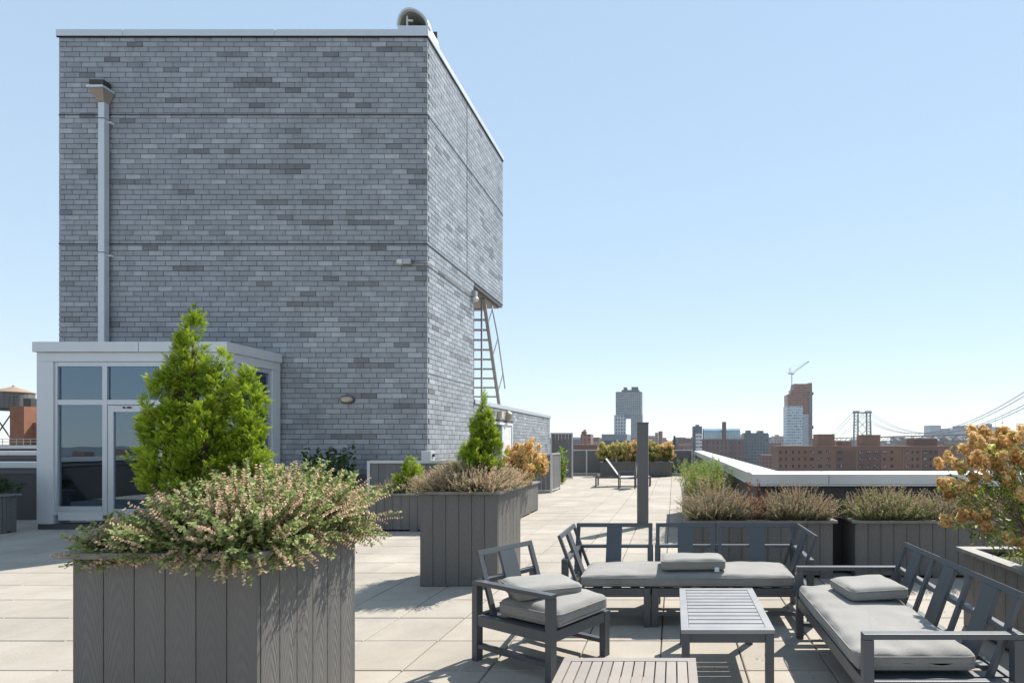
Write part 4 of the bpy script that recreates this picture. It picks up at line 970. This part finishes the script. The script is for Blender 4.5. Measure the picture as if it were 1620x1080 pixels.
wispy('dark green leafy clump in the vestibule shade behind the catmint', (wx(478, 10.9), wx(545, 10.9), 10.9, 11.6), 0, 60, 1.35, 'darkgreen', .13, .075, 'leafy_shrub', lean=.12, gap=.045)
wispy('bright green leafy plant beside the tall screen', (wx(880, 22), wx(892, 22), 21.8, 22.2), 0, 26, 1.25, 'green', .16, .08, 'leafy_plant', lean=.1, gap=.05)
cypress('small juniper tuft in the left edge planter', (-12.2, 10.1, .62), [(.0, 0, .0, .26, .26, .3), (-.25, 0, 0, .24, .25, .3), (.2, 0, 0, .2, .2, .3)], 900, sl=(.05, .1), m='darkgreen', name='juniper_shrub', trunk=.012)
# parapet planters
GL = 'dry lavender mounds in the parapet planters'
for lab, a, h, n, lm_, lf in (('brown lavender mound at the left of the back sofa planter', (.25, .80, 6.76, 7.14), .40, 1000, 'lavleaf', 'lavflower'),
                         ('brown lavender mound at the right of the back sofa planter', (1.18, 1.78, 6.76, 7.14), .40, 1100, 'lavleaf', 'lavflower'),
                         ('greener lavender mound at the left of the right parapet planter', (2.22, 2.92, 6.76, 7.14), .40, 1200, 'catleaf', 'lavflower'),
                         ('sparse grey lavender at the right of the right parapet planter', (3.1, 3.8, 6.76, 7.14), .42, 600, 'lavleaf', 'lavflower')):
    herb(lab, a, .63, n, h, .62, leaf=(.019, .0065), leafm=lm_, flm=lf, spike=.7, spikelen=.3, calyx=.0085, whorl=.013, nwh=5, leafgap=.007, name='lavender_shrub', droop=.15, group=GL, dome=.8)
wispy('dark red stemmed plant between the lavender mounds', (.93, 1.03, 6.76, 6.82), .62, 14, .52, 'redleaf', .05, .024, 'red_stem_plant', lean=.3, gap=.03)
wispy('tall yellow green wispy plants along the side parapet', (.2, .92, 9.65, 11.6), .62, 170, .60, 'green', .075, .014, 'goldenrod_plant', flm='catleaf', lean=.25, gap=.018)
wispy('pale grey wispy stems before the tall green plants', (.2, .9, 9.65, 10.2), .62, 60, .36, 'lavleaf', .05, .01, 'goldenrod_plant', flm='catflower', lean=.35, gap=.018)
# right edge hydrangea
rb = np.array([2.92, 4.35]); hh = []
for px, py, D in ((1500, 722, 4.2), (1515, 735, 4.25), (1525, 710, 4.3), (1540, 690, 4.35), (1553, 700, 4.2), (1562, 688, 4.5), (1575, 700, 4.25), (1590, 683, 4.35), (1604, 690, 4.2), (1618, 680, 4.4), (1545, 722, 4.1), (1565, 728, 4.2), (1585, 722, 4.1), (1605, 715, 4.15), (1620, 730, 4.1), (1490, 765, 4.15), (1503, 762, 4.25), (1518, 768, 4.2), (1500, 780, 4.2), (1540, 760, 4.3), (1558, 752, 4.15), (1580, 745, 4.2), (1600, 748, 4.1), (1528, 812, 4.1), (1497, 822, 4.15), (1547, 818, 4.1), (1560, 832, 4.05), (1616, 780, 4.0), (1618, 860, 3.95), (1596, 850, 4.0), (1640, 700, 4.2), (1650, 730, 4.3), (1665, 690, 4.5), (1680, 740, 4.3), (1660, 770, 4.2), (1700, 710, 4.5), (1720, 760, 4.4), (1635, 690, 4.7), (1570, 710, 4.6), (1600, 700, 4.7), (1535, 730, 4.5), (1700, 800, 4.2), (1740, 720, 4.7)):
    hh.append((wx(px, D) - rb[0], D - rb[1], wz(py, D) - .62))
for k in range(26):
    h0 = hh[k]; hh.append((h0[0] + random.uniform(-.06, .08), h0[1] + random.uniform(-.12, .2), h0[2] + random.uniform(-.07, .04)))
hydrangea('large brown-gold hydrangea at the right edge of the terrace', (rb[0], rb[1], .62), hh, head=(.043, .066), nflor=130, nleaf=1300, fl=.022, leafsz=.055, stemr=.0042)
wispy('bright green grass tuft under the right edge hydrangea', (2.6, 2.85, 3.95, 4.6), .62, 40, .16, 'green', .12, .009, 'grass_tuft', lean=.5, gap=.03)
# far planter
FG = 'hydrangeas in the far planter'
for k, (pxc, mm, lab) in enumerate(((958, 'hydlime', 'lime yellow hydrangea at the left of the far planter'), (982, 'hydlime', 'green and cream hydrangea left of centre in the far planter'), (1004, 'hydrangea', 'orange hydrangea in the middle of the far planter, behind the post'), (1032, 'hydlime', 'leafy hydrangea right of the post in the far planter'), (1054, 'hydrangea', 'orange hydrangea at the right of the far planter'))):
    hydrangea(lab, (wx(pxc, 27.15), 27.15, .62), blob(52, 0, 0, .56, .46, .32, .52, -.7, .5), m=mm, head=(.10, .11), nflor=46, nleaf=900, fl=.055, leafsz=.12, stemr=.006, group=FG)
lp_ = []
for (ax, ay, sx, sy, n) in ((-1.5, 7.0, 1.6, 1.2, 60), (1.2, 4.2, 1.1, 1.4, 60), (-2.9, 13.5, 1.2, 1.6, 90), (-1.5, 18, 1.8, 4, 120), (2.2, 5.6, .6, .6, 60), (-4, 8.5, 2.5, 1.5, 60), (.2, 8.5, .5, 1.2, 40)):
    for _ in range(n): lp_.append((ax + RNG.normal() * sx * .6, ay + RNG.normal() * sy * .6, .004))
lp_ = np.array(lp_); n = len(lp_)
Vv, Q = quads(lp_, np.stack([RNG.normal(size=n), RNG.normal(size=n), RNG.uniform(0, .25, n)], 1), np.tile([0, 0, 1.], (n, 1)) + rnd(n) * .2, RNG.uniform(.008, .03, n), RNG.uniform(.005, .015, n), .3)
M['litter'] = leafmat('leaf_litter', [(0, (.10, .06, .035)), (.5, (.25, .15, .08)), (1, (.42, .30, .18))], .2)
tag(np_obj('fallen_leaves', Vv, Q, np.repeat(RNG.uniform(0, 1, n), 4), M['litter']), 'scattered dry leaf bits on the terrace pavers', 'leaves', kind='stuff')
# ------------------------------------------------------------------ city beyond the terrace
gm = pm('city_ground', (.13, .135, .13), .9, 0, .5, .02)
n_ = 64; gv = [(0, 0, GROUND)] + [(9000 * math.cos(2 * math.pi * k / n_), 9000 * math.sin(2 * math.pi * k / n_), GROUND) for k in range(n_)]
tag(MB().add(gv, [(0, k + 1, (k + 1) % n_ + 1) for k in range(n_)]).build('city_ground', gm), 'grey city ground far below the roof terrace', 'ground', kind='structure')
def fpx(px, py, D): return Vector((wx(px, D), D, wz(py, D)))
def bld(name, label, D, parts, cat='building', group=None):
    """parts: (part name, px0, px1, py_top, py_bottom or None for ground, depth, material[, extra distance])"""
    x0, x1 = parts[0][1], parts[0][2]; c = Vector((wx((x0 + x1) / 2, D), D, GROUND)); o = empty(name, c, label=label, cat=cat, group=group)
    for p in parts:
        nm, a, b, yt, yb, dep, m = p[:7]; d = D + (p[7] if len(p) > 7 else 0)
        q = MB().box(wx(a, D), wx(b, D), d, d + dep, GROUND if yb is None else wz(yb, D), wz(yt, D)).build(nm, m, o); q.location = -c
    return o, c
RED = pm('housing_brick', (.23, .125, .085), .85, 0, .12, .3)
RED2 = pm('housing_brick_light', (.27, .155, .115), .85, 0, .1, .3)
RED3 = pm('housing_brick_dark', (.155, .088, .065), .85, 0, .1, .3)
WIN = pm('dark_window', (.025, .027, .03), .15); WLT = pm('light_window', (.40, .41, .40), .4)
HD = 250.
hs, hc_ = bld('housing_slab', 'long low brown brick housing slab with rows of windows beyond the parapet', HD,
              [('wall', 1231, 1512, 707, None, 16, RED)])
def H(mb, nm, m): q = mb.build(nm, m, hs); q.location = -hc_; return q
H(MB().box(wx(1230, HD), wx(1512.5, HD), HD - .25, HD + 16.2, wz(707, HD) + .02, wz(704.8, HD)), 'roof_edge', RED2)
for a, b, yt in ((1297, 1323.5, 687.5), (1369.5, 1396.5, 688.5), (1451.5, 1488, 694.5), (1335, 1351, 699)):
    H(MB().box(wx(a, HD), wx(b, HD), HD + 3, HD + 12, wz(704.7, HD), wz(yt, HD)), 'penthouse', RED if a != 1451.5 else RED3)
    H(MB().box(wx(a - .6, HD), wx(b + .6, HD), HD + 2.8, HD + 12.2, wz(yt, HD) + .01, wz(yt - 1.2, HD)), 'penthouse_coping', RED2)
for a in (1248, 1320.5, 1355.5, 1395.2, 1429, 1457, 1485):
    H(MB().box(wx(a - .9, HD), wx(a + 1., HD), HD - .22, HD - .005, GROUND, wz(708.4, HD)), 'pilaster', RED2)
for a, b in ((1322, 1354.3), (1357, 1394), (1459, 1484)):
    H(MB().box(wx(a, HD), wx(b, HD), HD - .10, HD - .003, wz(712, HD) - 34, wz(712, HD)), 'dark_bay', RED3)
wcols = [(1235, 1.3), (1243.3, 1.3), (1254.5, 1.5), (1264, 1.3), (1273.8, 1.5), (1284.3, 3.2), (1297.3, 3.0), (1310.3, 3.2), (1328.5, 4.2), (1362, 3.2), (1374.3, 2.8), (1386, 3.2), (1399, 2.2), (1410.8, 2.0), (1435.2, 2.2), (1443.5, 1.3), (1451.5, 1.6), (1463.5, 2.2), (1472.3, 1.8), (1480, 1.6), (1495.5, 1.6), (1503, 1.4)]
for (px, hwid) in wcols:
    for r in range(7):
        py = 714.6 + 11.0 * r
        lit = random.random() < .35
        q = H(MB().box(wx(px - hwid, HD), wx(px + hwid, HD), HD - .14, HD - .101 + .08, wz(py + 2.7, HD), wz(py - 2.1, HD)), 'window', WIN)
        if hwid > 2 and random.random() < .75:
            for s in (-.55, .5):
                MB().box(wx(px + s * hwid - .7, HD), wx(px + s * hwid + .7, HD), HD - .3, HD - .141, wz(py + random.choice((2.4, 1.0)), HD), wz(py + random.choice((-1.6, .4)), HD)).build('sash', WLT, q)
# arch tower with a tall opening
fa = facade('arch_tower_facade', (.30, .33, .34), (.085, .115, .13), 3.2, 3.6, .6, .6); fb = facade('arch_tower_wing', (.50, .53, .55), (.10, .13, .16), 4.3, 5.2, .55, .6)
GB = pm('blue_glass', (.10, .20, .28), .15, .2); DG = pm('dark_mech', (.10, .12, .125), .6)
bld('arch_tower', 'grey high-rise with a tall rectangular opening through its base', 900.,
    [('upper_block', 974, 1015.3, 619.5, 655.5, 26, fa), ('right_leg', 998, 1016, 655.6, None, 26, fa), ('left_wing', 971.6, 988.6, 656.2, None, 26, fb), ('glass_band', 976, 997.9, 655.6, 661.5, 20, GB, 2), ('roof_plant', 983, 1011, 616.2, 619.4, 18, DG, 4), ('roof_plant', 998.6, 1009, 611.3, 616.1, 14, DG, 5), ('roof_plant', 986, 991.5, 612, 616.1, 12, DG, 5)])
# tower under construction and its crane
fc = facade('curtain_wall', (.56, .60, .62), (.20, .26, .31), 2.4, 3.4, .75, .55); fd = facade('curtain_wall_fine', (.42, .46, .49), (.16, .19, .22), 1.6, 1.9, .6, .6)
fe = facade('raw_floors', (.30, .13, .085), (.12, .05, .035), 3.0, 3.1, .7, .5); ff = facade('raw_side', (.17, .15, .15), (.10, .07, .065), 5., 3.1, .6, .5)  # right face of the unfinished tower gets a darker, greyer grid
BRN = facade('formwork', (.27, .15, .075), (.17, .085, .045), 2.4, 2.2, .6, .7)
bld('construction_tower', 'half-clad tower under construction with rust-red upper floors', 700.,
    [('glazed_front', 1245.2, 1270.4, 642, None, 24, fc), ('raw_floors', 1246.3, 1270.3, 623.5, 641.9, 22, fe, 1), ('raw_core', 1256, 1278.9, 611, 655, 20, fe, 2.2), ('glazed_side', 1270.5, 1279.2, 655.1, None, 22, fd, .6), ('dark_side', 1279.3, 1285.6, 618, None, 22, ff, 1.2), ('formwork', 1257, 1285.8, 606.5, 617.9, 20, BRN, 3), ('raw_floors', 1252, 1256, 616, 623.4, 14, fe, 3), ('formwork', 1280.5, 1286, 604.8, 606.4, 12, BRN, 4), ('hoist', 1285.7, 1287.8, 620, 624, 6, DG, 2), ('hoist', 1285.7, 1287.8, 673, 678, 6, DG, 2)])
CD = 712.
cr = empty('tower_crane', fpx(1252.5, 614, CD), label='luffing tower crane rising above the unfinished tower', cat='crane'); c0 = Vector(cr.location); CM = pm('crane_paint', (.32, .34, .35), .5)
def CrP(a, b, w, nm): MB().bar(fpx(*a, CD) - c0, fpx(*b, CD) - c0, w, w).build(nm, CM, cr)
for s in (-.7, .7): CrP((1252.5 + s, 615), (1252.5 + s, 592), .4, 'mast')
for k in range(10): CrP((1251.8, 614 - 2.2 * k), (1253.2, 611.8 - 2.2 * k), .3, 'mast_brace')
CrP((1247, 590.5), (1256, 591.5), 1.4, 'machinery_deck'); CrP((1249, 590), (1249.5, 582), .5, 'gantry'); CrP((1252.5, 590), (1249.5, 582), .4, 'gantry')
CrP((1254, 590.5), (1280, 571.5), .7, 'jib'); CrP((1253, 588.2), (1279.5, 571.2), .35, 'jib_chord'); CrP((1249.5, 582), (1279.5, 571.2), .15, 'pendant')
# waterfront blocks
RB = facade('refinery_brick', (.15, .085, .075), (.055, .035, .035), 4.2, 5.6, .45, .6); GL_ = pm('vault_glass', (.30, .42, .48), .12, .35, .35, .06)
bo, bc = bld('refinery_block', 'dark red brick refinery with glass vault roof and chimney', 600., [('wall', 1109.5, 1176.5, 694.5, None, 30, RB), ('chimney', 1142.6, 1148.8, 667, 694.4, 4, RED3, -.5), ('front_block', 1120, 1154, 697, None, 6, RB, -6.2)])
va = MB(); x0, x1 = wx(1113.5, 600), wx(1171.5, 600); n = 14
pts = [(y_, z_) for y_, z_ in [(602, wz(694.3, 600)), (602, wz(684, 600)), (603.5, wz(680, 600)), (608, wz(677.4, 600)), (616, wz(676.6, 600)), (624, wz(677.4, 600)), (628, wz(684, 600)), (628, wz(694.3, 600))]]
va.add([(x0, a, b) for a, b in pts] + [(x1, a, b) for a, b in pts], [tuple(range(8)), tuple(range(8, 16))[::-1]] + [(i, 8 + i, 8 + (i + 1) % 8, (i + 1) % 8) for i in range(8)])
q = va.build('glass_vault', GL_, bo); q.location = -bc
for k in range(13):
    xx = x0 + (x1 - x0) * k / 12; q = MB().box(xx - .12, xx + .12, 601.6, 601.98, wz(694.2, 600), wz(683, 600)).build('vault_rib', DG, bo); q.location = -bc
DK = facade('dark_glass_block', (.12, .15, .17), (.05, .07, .09), 3.2, 3.4, .6, .6); DK2 = facade('navy_block', (.08, .11, .13), (.045, .06, .075), 3, 3.3, .6, .5)
bld('glass_block', 'dark grey glass block with two roof boxes right of the refinery', 620., [('wall', 1176.8, 1216.5, 686.5, None, 30, DK), ('roof_box', 1181, 1188, 680.5, 686.4, 12, DK), ('roof_box', 1199, 1208, 681, 686.4, 12, DK), ('roof_frame', 1177.5, 1216, 684.6, 686.4, 20, DG, 2)])
bld('narrow_block', 'narrow dark blue tower left of the refinery', 640., [('wall', 1096, 1110.8, 674, None, 20, DK2), ('roof_box', 1100.5, 1106.5, 671.3, 673.9, 10, DK2, 3)])
WB = facade('white_block', (.62, .63, .62), (.16, .17, .18), 9, 3.4, .92, .45)
bld('white_block', 'small white banded block before the narrow dark tower', 560., [('wall', 1101.3, 1110.6, 684.5, None, 12, WB)])
BE = facade('beige_block', (.36, .32, .27), (.13, .12, .11), 3.4, 3.2, .5, .5); PK = facade('pink_block', (.30, .15, .13), (.12, .07, .06), 3, 3.2, .45, .5); BG = facade('pale_blue_block', (.33, .38, .42), (.20, .25, .30), 3.5, 3.3, .6, .5)
bld('beige_block', 'beige apartment towers just right of the post', 700., [('wall', 1024, 1035, 689, None, 18, BE), ('tower', 1036, 1041, 684, None, 14, BE, 2)])
bld('brown_block', 'slim purple-brown tower right of the beige towers', 680., [('wall', 1041.6, 1048, 681.8, None, 14, PK)])
bld('chimney_pipe', 'dark square flue rising behind the far fence', 60., [('flue', 1065.2, 1068.6, 689.2, None, .25, M['dark'])], cat='chimney')
bld('church_block', 'red brick church-like block with a small tower at far left of the fence', 420., [('wall', 918.5, 934.5, 686.5, None, 14, PK), ('tower', 919.5, 926.5, 682, 686.4, 6, RED, 1), ('spire_base', 922, 925.5, 679, 681.9, 3, BE, 2.5)])
bld('grey_shed', 'large flat blue-grey shed below the arch tower', 330., [('wall', 951.8, 991.7, 686.5, 696.5, 30, pm('blue_grey_metal', (.22, .25, .29), .6)), ('base', 949, 995, 696.6, None, 34, DG)])
bld('red_roof_block', 'long low red brick block behind the far fence', 150., [('wall', 905, 945, 704.2, None, 16, RED), ('parapet', 904.5, 945.5, 702.8, 704.1, 17, RED2)])
bld('pink_block', 'low pinkish block right of the far flue', 400., [('wall', 1077, 1096, 703.5, None, 14, PK), ('shed', 1083, 1092, 700.8, 703.4, 8, WB)])
bld('distant_towers', 'pair of pale blue glass towers left of the bridge cables', 1700., [('tower', 1471, 1488.8, 672.4, None, 40, BG), ('tower', 1488.9, 1503.5, 677.6, None, 40, BG, 3)])
bld('distant_towers', 'row of pale grey blocks behind the hydrangea top', 1650., [('tower', 1510, 1526, 678, None, 40, BG), ('tower', 1520, 1550, 673, None, 40, DK, 8), ('tower', 1562, 1585, 675, None, 40, BG, 4), ('stack', 1561, 1570, 670, None, 20, DK, 2)])
bld('grey_block', 'hazy grey apartment blocks left of the unfinished tower', 760., [('wall', 1224, 1243.8, 689.5, None, 18, BE), ('wall', 1218, 1231, 698, None, 18, BG, -4), ('roof_box', 1228, 1233, 687.3, 689.4, 8, BE, 3)])
# suspension bridge running away from the terrace
BR = pm('bridge_steel', (.12, .135, .145), .6); A1 = Vector((337, 1023, 0)); A2 = Vector((352, 528, 0))
br = empty('suspension_bridge', (337, 1023, GROUND), label='grey steel suspension bridge with lattice tower and sweeping cables', cat='bridge'); B0 = Vector(br.location)
def Bp(mb, nm, sm=False): q = mb.build(nm, BR, br, sm); q.location = -B0; return q
dirb = (A2 - A1).normalized(); lat = Vector((-dirb.y, dirb.x, 0)) * -1
def bt(A):
    top = wz(650, 1023)
    for s in (-1, 1):
        for k in (-1, 1):
            Bp(MB().bar(A + lat * (s * 12.5 + k * 4.2) + Vector((0, 0, GROUND)), A + lat * (s * 11 + k * 3.4) + Vector((0, 0, top - 4)), 2.2, 2.2), 'tower_leg')
        for j in range(8):
            z0_ = 8 + j * (top - 14) / 8; z1_ = 8 + (j + 1) * (top - 14) / 8; a = A + lat * (s * 11.6 - 3.5); b = A + lat * (s * 11.6 + 3.5)
            Bp(MB().bar(a + Vector((0, 0, z0_)), b + Vector((0, 0, z1_)), .7, .7), 'leg_brace'); Bp(MB().bar(b + Vector((0, 0, z0_)), a + Vector((0, 0, z1_)), .7, .7), 'leg_brace')
        Bp(MB().bar(A + lat * (s * 11 - 5.5) + Vector((0, 0, top - 2)), A + lat * (s * 11 + 5.5) + Vector((0, 0, top - 2)), 5, 4.4), 'saddle')
    Bp(MB().bar(A - lat * 8 + Vector((0, 0, top - 3)), A + lat * 8 + Vector((0, 0, top - 3)), 2.4, 2.4), 'top_strut')
    for (za, zb_) in ((8, 26), (26, 42)):
        for s in (-1, 1): Bp(MB().bar(A - lat * 8 * s + Vector((0, 0, za)), A + lat * 8 * s + Vector((0, 0, zb_)), .9, .9), 'cross_brace')
    return top
top = bt(A1); bt(A2)
dk0 = A1 - dirb * 400; dk1 = A2 + dirb * 160
Bp(MB().bar(dk0 + Vector((0, 0, 3.5)), dk1 + Vector((0, 0, 3.5)), 30, 2.0), 'deck')
for s in (-1, 1):
    Bp(MB().bar(dk0 + lat * s * 14.5 + Vector((0, 0, 11)), dk1 + lat * s * 14.5 + Vector((0, 0, 11)), .9, .9), 'truss_chord')
    tr = MB(); n = 70; Ld = (dk1 - dk0).length
    for k in range(n):
        a = dk0 + dirb * Ld * k / n + lat * s * 14.5; b = dk0 + dirb * Ld * (k + 1) / n + lat * s * 14.5
        tr.bar(a + Vector((0, 0, 4.5 if k % 2 else 10.5)), b + Vector((0, 0, 10.5 if k % 2 else 4.5)), .5, .5)
    Bp(tr, 'truss_web')
    for o2 in (-4.5, 4.5):
        cab = []
        for k in range(41):
            t = k / 40; p = A1.lerp(A2, t) + lat * (s * 11 + o2 * .7); cab.append(p + Vector((0, 0, top - (top - 14) * (1 - (2 * t - 1) ** 2))))
        Bp(MB().tube(cab, .35, 6), 'main_cable', True)
        for A, sg in ((A1, -1), (A2, 1)):
            Bp(MB().tube([A + lat * (s * 11 + o2 * .7) + Vector((0, 0, top)), A + dirb * sg * 180 + lat * (s * 11 + o2 * .7) + Vector((0, 0, 4))], .35, 6), 'side_cable', True)
    hg = MB()
    for k in range(3, 38):
        t = k / 40; p = A1.lerp(A2, t) + lat * s * 11; z = top - (top - 14) * (1 - (2 * t - 1) ** 2)
        if z > 13: hg.tube([p + Vector((0, 0, 8)), p + Vector((0, 0, z))], .1, 4, False)
    tag(Bp(hg, 'hangers'), kind='stuff')
# low roofs and trees of the city as one mass
low = MB(); rg = random.Random(4)
for k in range(1500):
    D = rg.uniform(180, 2600) ** 1.0; px = rg.uniform(-250, 1950); hgt = rg.choice([9, 12, 15, 18, 22, 26]) * rg.uniform(.8, 1.3)
    if D > 900: hgt *= rg.uniform(1, 1.9)
    w_ = rg.uniform(8, 30); d_ = rg.uniform(8, 26); x = wx(px, D)
    if D < 290 and x > 35 and x < 140 and D > 225: continue
    low.box(x - w_ / 2, x + w_ / 2, D, D + d_, GROUND, GROUND + min(hgt, 40 + D * .0055 if D > 700 else 38), rg.random())
for k in range(420):   # denser skyline of mid-rise blocks at the horizon
    D = rg.uniform(720, 1900); px = rg.uniform(860, 1650); w_ = rg.uniform(10, 34); x = wx(px, D)
    if abs(x - 340) < 60: continue
    low.box(x - w_ / 2, x + w_ / 2, D, D + 20, GROUND, wz(rg.choice([692, 695, 697, 698, 699, 700, 701, 702, 703]) + rg.uniform(-1, 1), D), rg.random())
for k in range(900):   # open sides behind and beside the terrace
    a = rg.uniform(0, 2 * math.pi); r_ = rg.uniform(90, 1200); x, y = r_ * math.sin(a), r_ * math.cos(a)
    if y > .55 * abs(x) and r_ < 1200: continue
    w_ = rg.uniform(8, 30); low.box(x - w_ / 2, x + w_ / 2, y, y + rg.uniform(8, 26), GROUND, GROUND + rg.uniform(10, 36), rg.random())
def citymat():
    m, nt, N, L, P = newmat('city_blocks'); at = N.new('ShaderNodeAttribute'); at.attribute_name = 'tone'
    r = ramp_node(N, [(0, (.22, .11, .08)), (.3, (.30, .24, .20)), (.5, (.17, .18, .19)), (.7, (.42, .41, .39)), (.85, (.14, .085, .07)), (1, (.5, .5, .49))]); r.color_ramp.interpolation = 'CONSTANT'
    L.new(at.outputs['Fac'], r.inputs[0]); geo = N.new('ShaderNodeNewGeometry'); sp = N.new('ShaderNodeSeparateXYZ'); L.new(geo.outputs['Position'], sp.inputs[0])
    def ma(op, a, b):
        q = N.new('ShaderNodeMath'); q.operation = op
        for i, v in enumerate((a, b)):
            if isinstance(v, (int, float)): q.inputs[i].default_value = v
            else: L.new(v, q.inputs[i])
        return q.outputs[0]
    u = ma('FRACT', ma('DIVIDE', ma('ADD', sp.outputs[0], sp.outputs[1]), 3.1), 0); v = ma('FRACT', ma('DIVIDE', sp.outputs[2], 3.3), 0)
    sn = N.new('ShaderNodeSeparateXYZ'); L.new(geo.outputs['Normal'], sn.inputs[0])
    k = ma('MULTIPLY', ma('MULTIPLY', ma('LESS_THAN', u, .42), ma('LESS_THAN', v, .5)), ma('LESS_THAN', sn.outputs[2], .5))
    mx = N.new('ShaderNodeMix'); mx.data_type = 'RGBA'; L.new(k, mx.inputs[0]); L.new(r.outputs[0], mx.inputs[6]); mx.inputs[7].default_value = (.05, .05, .055, 1)
    L.new(mx.outputs[2], P.inputs['Base Color']); P.inputs['Roughness'].default_value = .8; return m
tag(low.build('city_blocks', citymat()), 'mass of low city roofs and blocks far below the terrace', 'city', kind='stuff')
# neighbouring roofs at the left with water tank
WD = 75.
wt = empty('water_tank', (wx(21, WD), WD, wz(700, WD)), label='wooden rooftop water tank with conical roof at the left edge', cat='tank'); w0 = Vector(wt.location)
WOOD = pm('tank_wood', (.17, .155, .145), .85, 0, .35, 2.5, streak=True); r_ = 23 * WD / F
n = 28; zb_, zt_ = wz(646, WD) - w0.z, wz(621, WD) - w0.z
for k in range(n):
    a = 2 * math.pi * (k + .5) / n; c = Vector((r_ * math.cos(a), r_ * math.sin(a), 0)); tg_ = Vector((-math.sin(a), math.cos(a), 0)); hw_ = math.pi * r_ / n * .97
    MB().bar(c + Vector((0, 0, zb_)), c + Vector((0, 0, zt_)), 2 * hw_, .09, (math.cos(a), math.sin(a), 0)).build('stave', WOOD, wt)
MB().tube([(0, 0, zb_), (0, 0, zt_)], r_ - .06, 28).build('barrel', M['dark'], wt)
for k in range(5):
    z = zb_ + (zt_ - zb_) * (k + .5) / 5; MB().tube([(0, 0, z - .02), (0, 0, z + .02)], r_ + .06, 36).build('hoop', M['dark'], wt, True)
MB().tube([(0, 0, zt_ + .01), (0, 0, zt_ + .06), (0, 0, wz(611.5, WD) - w0.z), (0, 0, wz(609.5, WD) - w0.z)], [r_ + .16, r_ + .12, .12, .08], 24).build('roof', pm('tank_roof', (.30, .205, .135), .8), wt)
MB().box(-r_ - .2, r_ + .2, -r_ * .8, r_ * .8, zb_ - .28, zb_ - .005).build('platform', M['dark'], wt)
for x in (-1.3, 1.3):
    for y in (-1.2, 1.2): MB().bar((x, y, wz(704.5, WD) - w0.z), (x, y, zb_ - .285), .2, .2).build('leg', M['dark'], wt)
MB().bar((-1.3, -1.2, .2), (1.3, -1.2, zb_ - .5), .1, .1).build('brace', M['dark'], wt); MB().bar((1.3, -1.2, .2), (-1.3, -1.2, zb_ - .5), .1, .1).build('brace', M['dark'], wt)
RDB = pm('left_brick', (.27, .115, .065), .85, 0, .25, 1.2); GRB = pm('left_grey', (.25, .25, .25), .7)
bld('brick_rooftop', 'orange brick stair bulkheads on the neighbouring roof at left', 70., [('bulkhead', 15.5, 38, 642.5, 705, 4, RDB), ('bulkhead', 38.2, 62, 668, 705, 5, RDB, 1), ('grey_band', 39, 62.5, 655, 667.9, 4, GRB, 2), ('door_hatch', 22, 34.5, 629, 642.4, 2, M['dark'], 1), ('base', -120, 100, 703.5, None, 18, GRB, -1)])
rl = empty('roof_railing', fpx(0, 703.4, 66), label='thin pipe railing on the neighbouring roof at left', cat='railing'); r0_ = Vector(rl.location)
for k in range(12): MB().tube([fpx(-40 + 11 * k, 703.4, 66) - r0_, fpx(-40 + 11 * k, 693.5, 66) - r0_], .03, 5).build('post', M['steel'], rl)
for py in (694, 698.5): MB().tube([fpx(-40, py, 66) - r0_, fpx(81, py, 66) - r0_], .03, 5).build('rail', M['steel'], rl)
q = MB().box(wx(-120, 66), wx(100, 66), 65.6, 66.2, GROUND, wz(703.5, 66) - .002).build('ledge', GRB, rl); q.location = -r0_
small_parapet('parapet_wall', 'white-topped lower parapet beyond the dark wall at left', -30, -14.5, 17.8, 18.5, 1.32)
small_parapet('parapet_wall', 'farther pale roof parapet at the left edge', -34, -16, 24, 24.6, 1.46)
# skyline behind the camera, seen only as reflections in the vestibule glass
for lab, x, y, w_, d_, h, m in (('stepped stone high-rise reflected in the vestibule glass', -34, -120, 30, 25, 34, BE), ('slim dark tower reflected in the upper vestibule panes', -14, -190, 14, 14, 62, DK), ('pale stone block reflected behind the vestibule door', -6, -110, 26, 20, 22, BE), ('brown block reflected low in the vestibule glass', -50, -90, 24, 20, 12, PK), ('distant slab reflected beside the slim tower', 10, -240, 40, 22, 44, DK2), ('wide tan block reflected along the parapet line', -75, -130, 30, 25, 20, BE)):
    o = empty('city_building', (x, y, GROUND), label=lab, cat='building')
    MB().box(-w_ / 2, w_ / 2, -d_ / 2, d_ / 2, 0, h - GROUND - 4).build('wall', m, o); MB().box(-w_ / 3, w_ / 3, -d_ / 3, d_ / 3, h - GROUND - 3.99, h - GROUND).build('roof_block', m, o)

# light haze over the city (camera, terrace, ground and every building inside)
hm = bpy.data.materials.new('haze_air'); hm.use_nodes = True; hn = hm.node_tree.nodes; hn.remove(hn['Principled BSDF'])
hv = hn.new('ShaderNodeVolumePrincipled'); hv.inputs['Density'].default_value = .0001; hv.inputs['Color'].default_value = (.86, .92, 1, 1); hv.inputs['Anisotropy'].default_value = .2
hm.node_tree.links.new(hv.outputs[0], hn['Material Output'].inputs['Volume'])
tag(MB().box(-3200, 3200, -1600, 3200, GROUND - 1, 118).build('haze', hm), 'thin pale haze over the city', 'haze', kind='stuff')
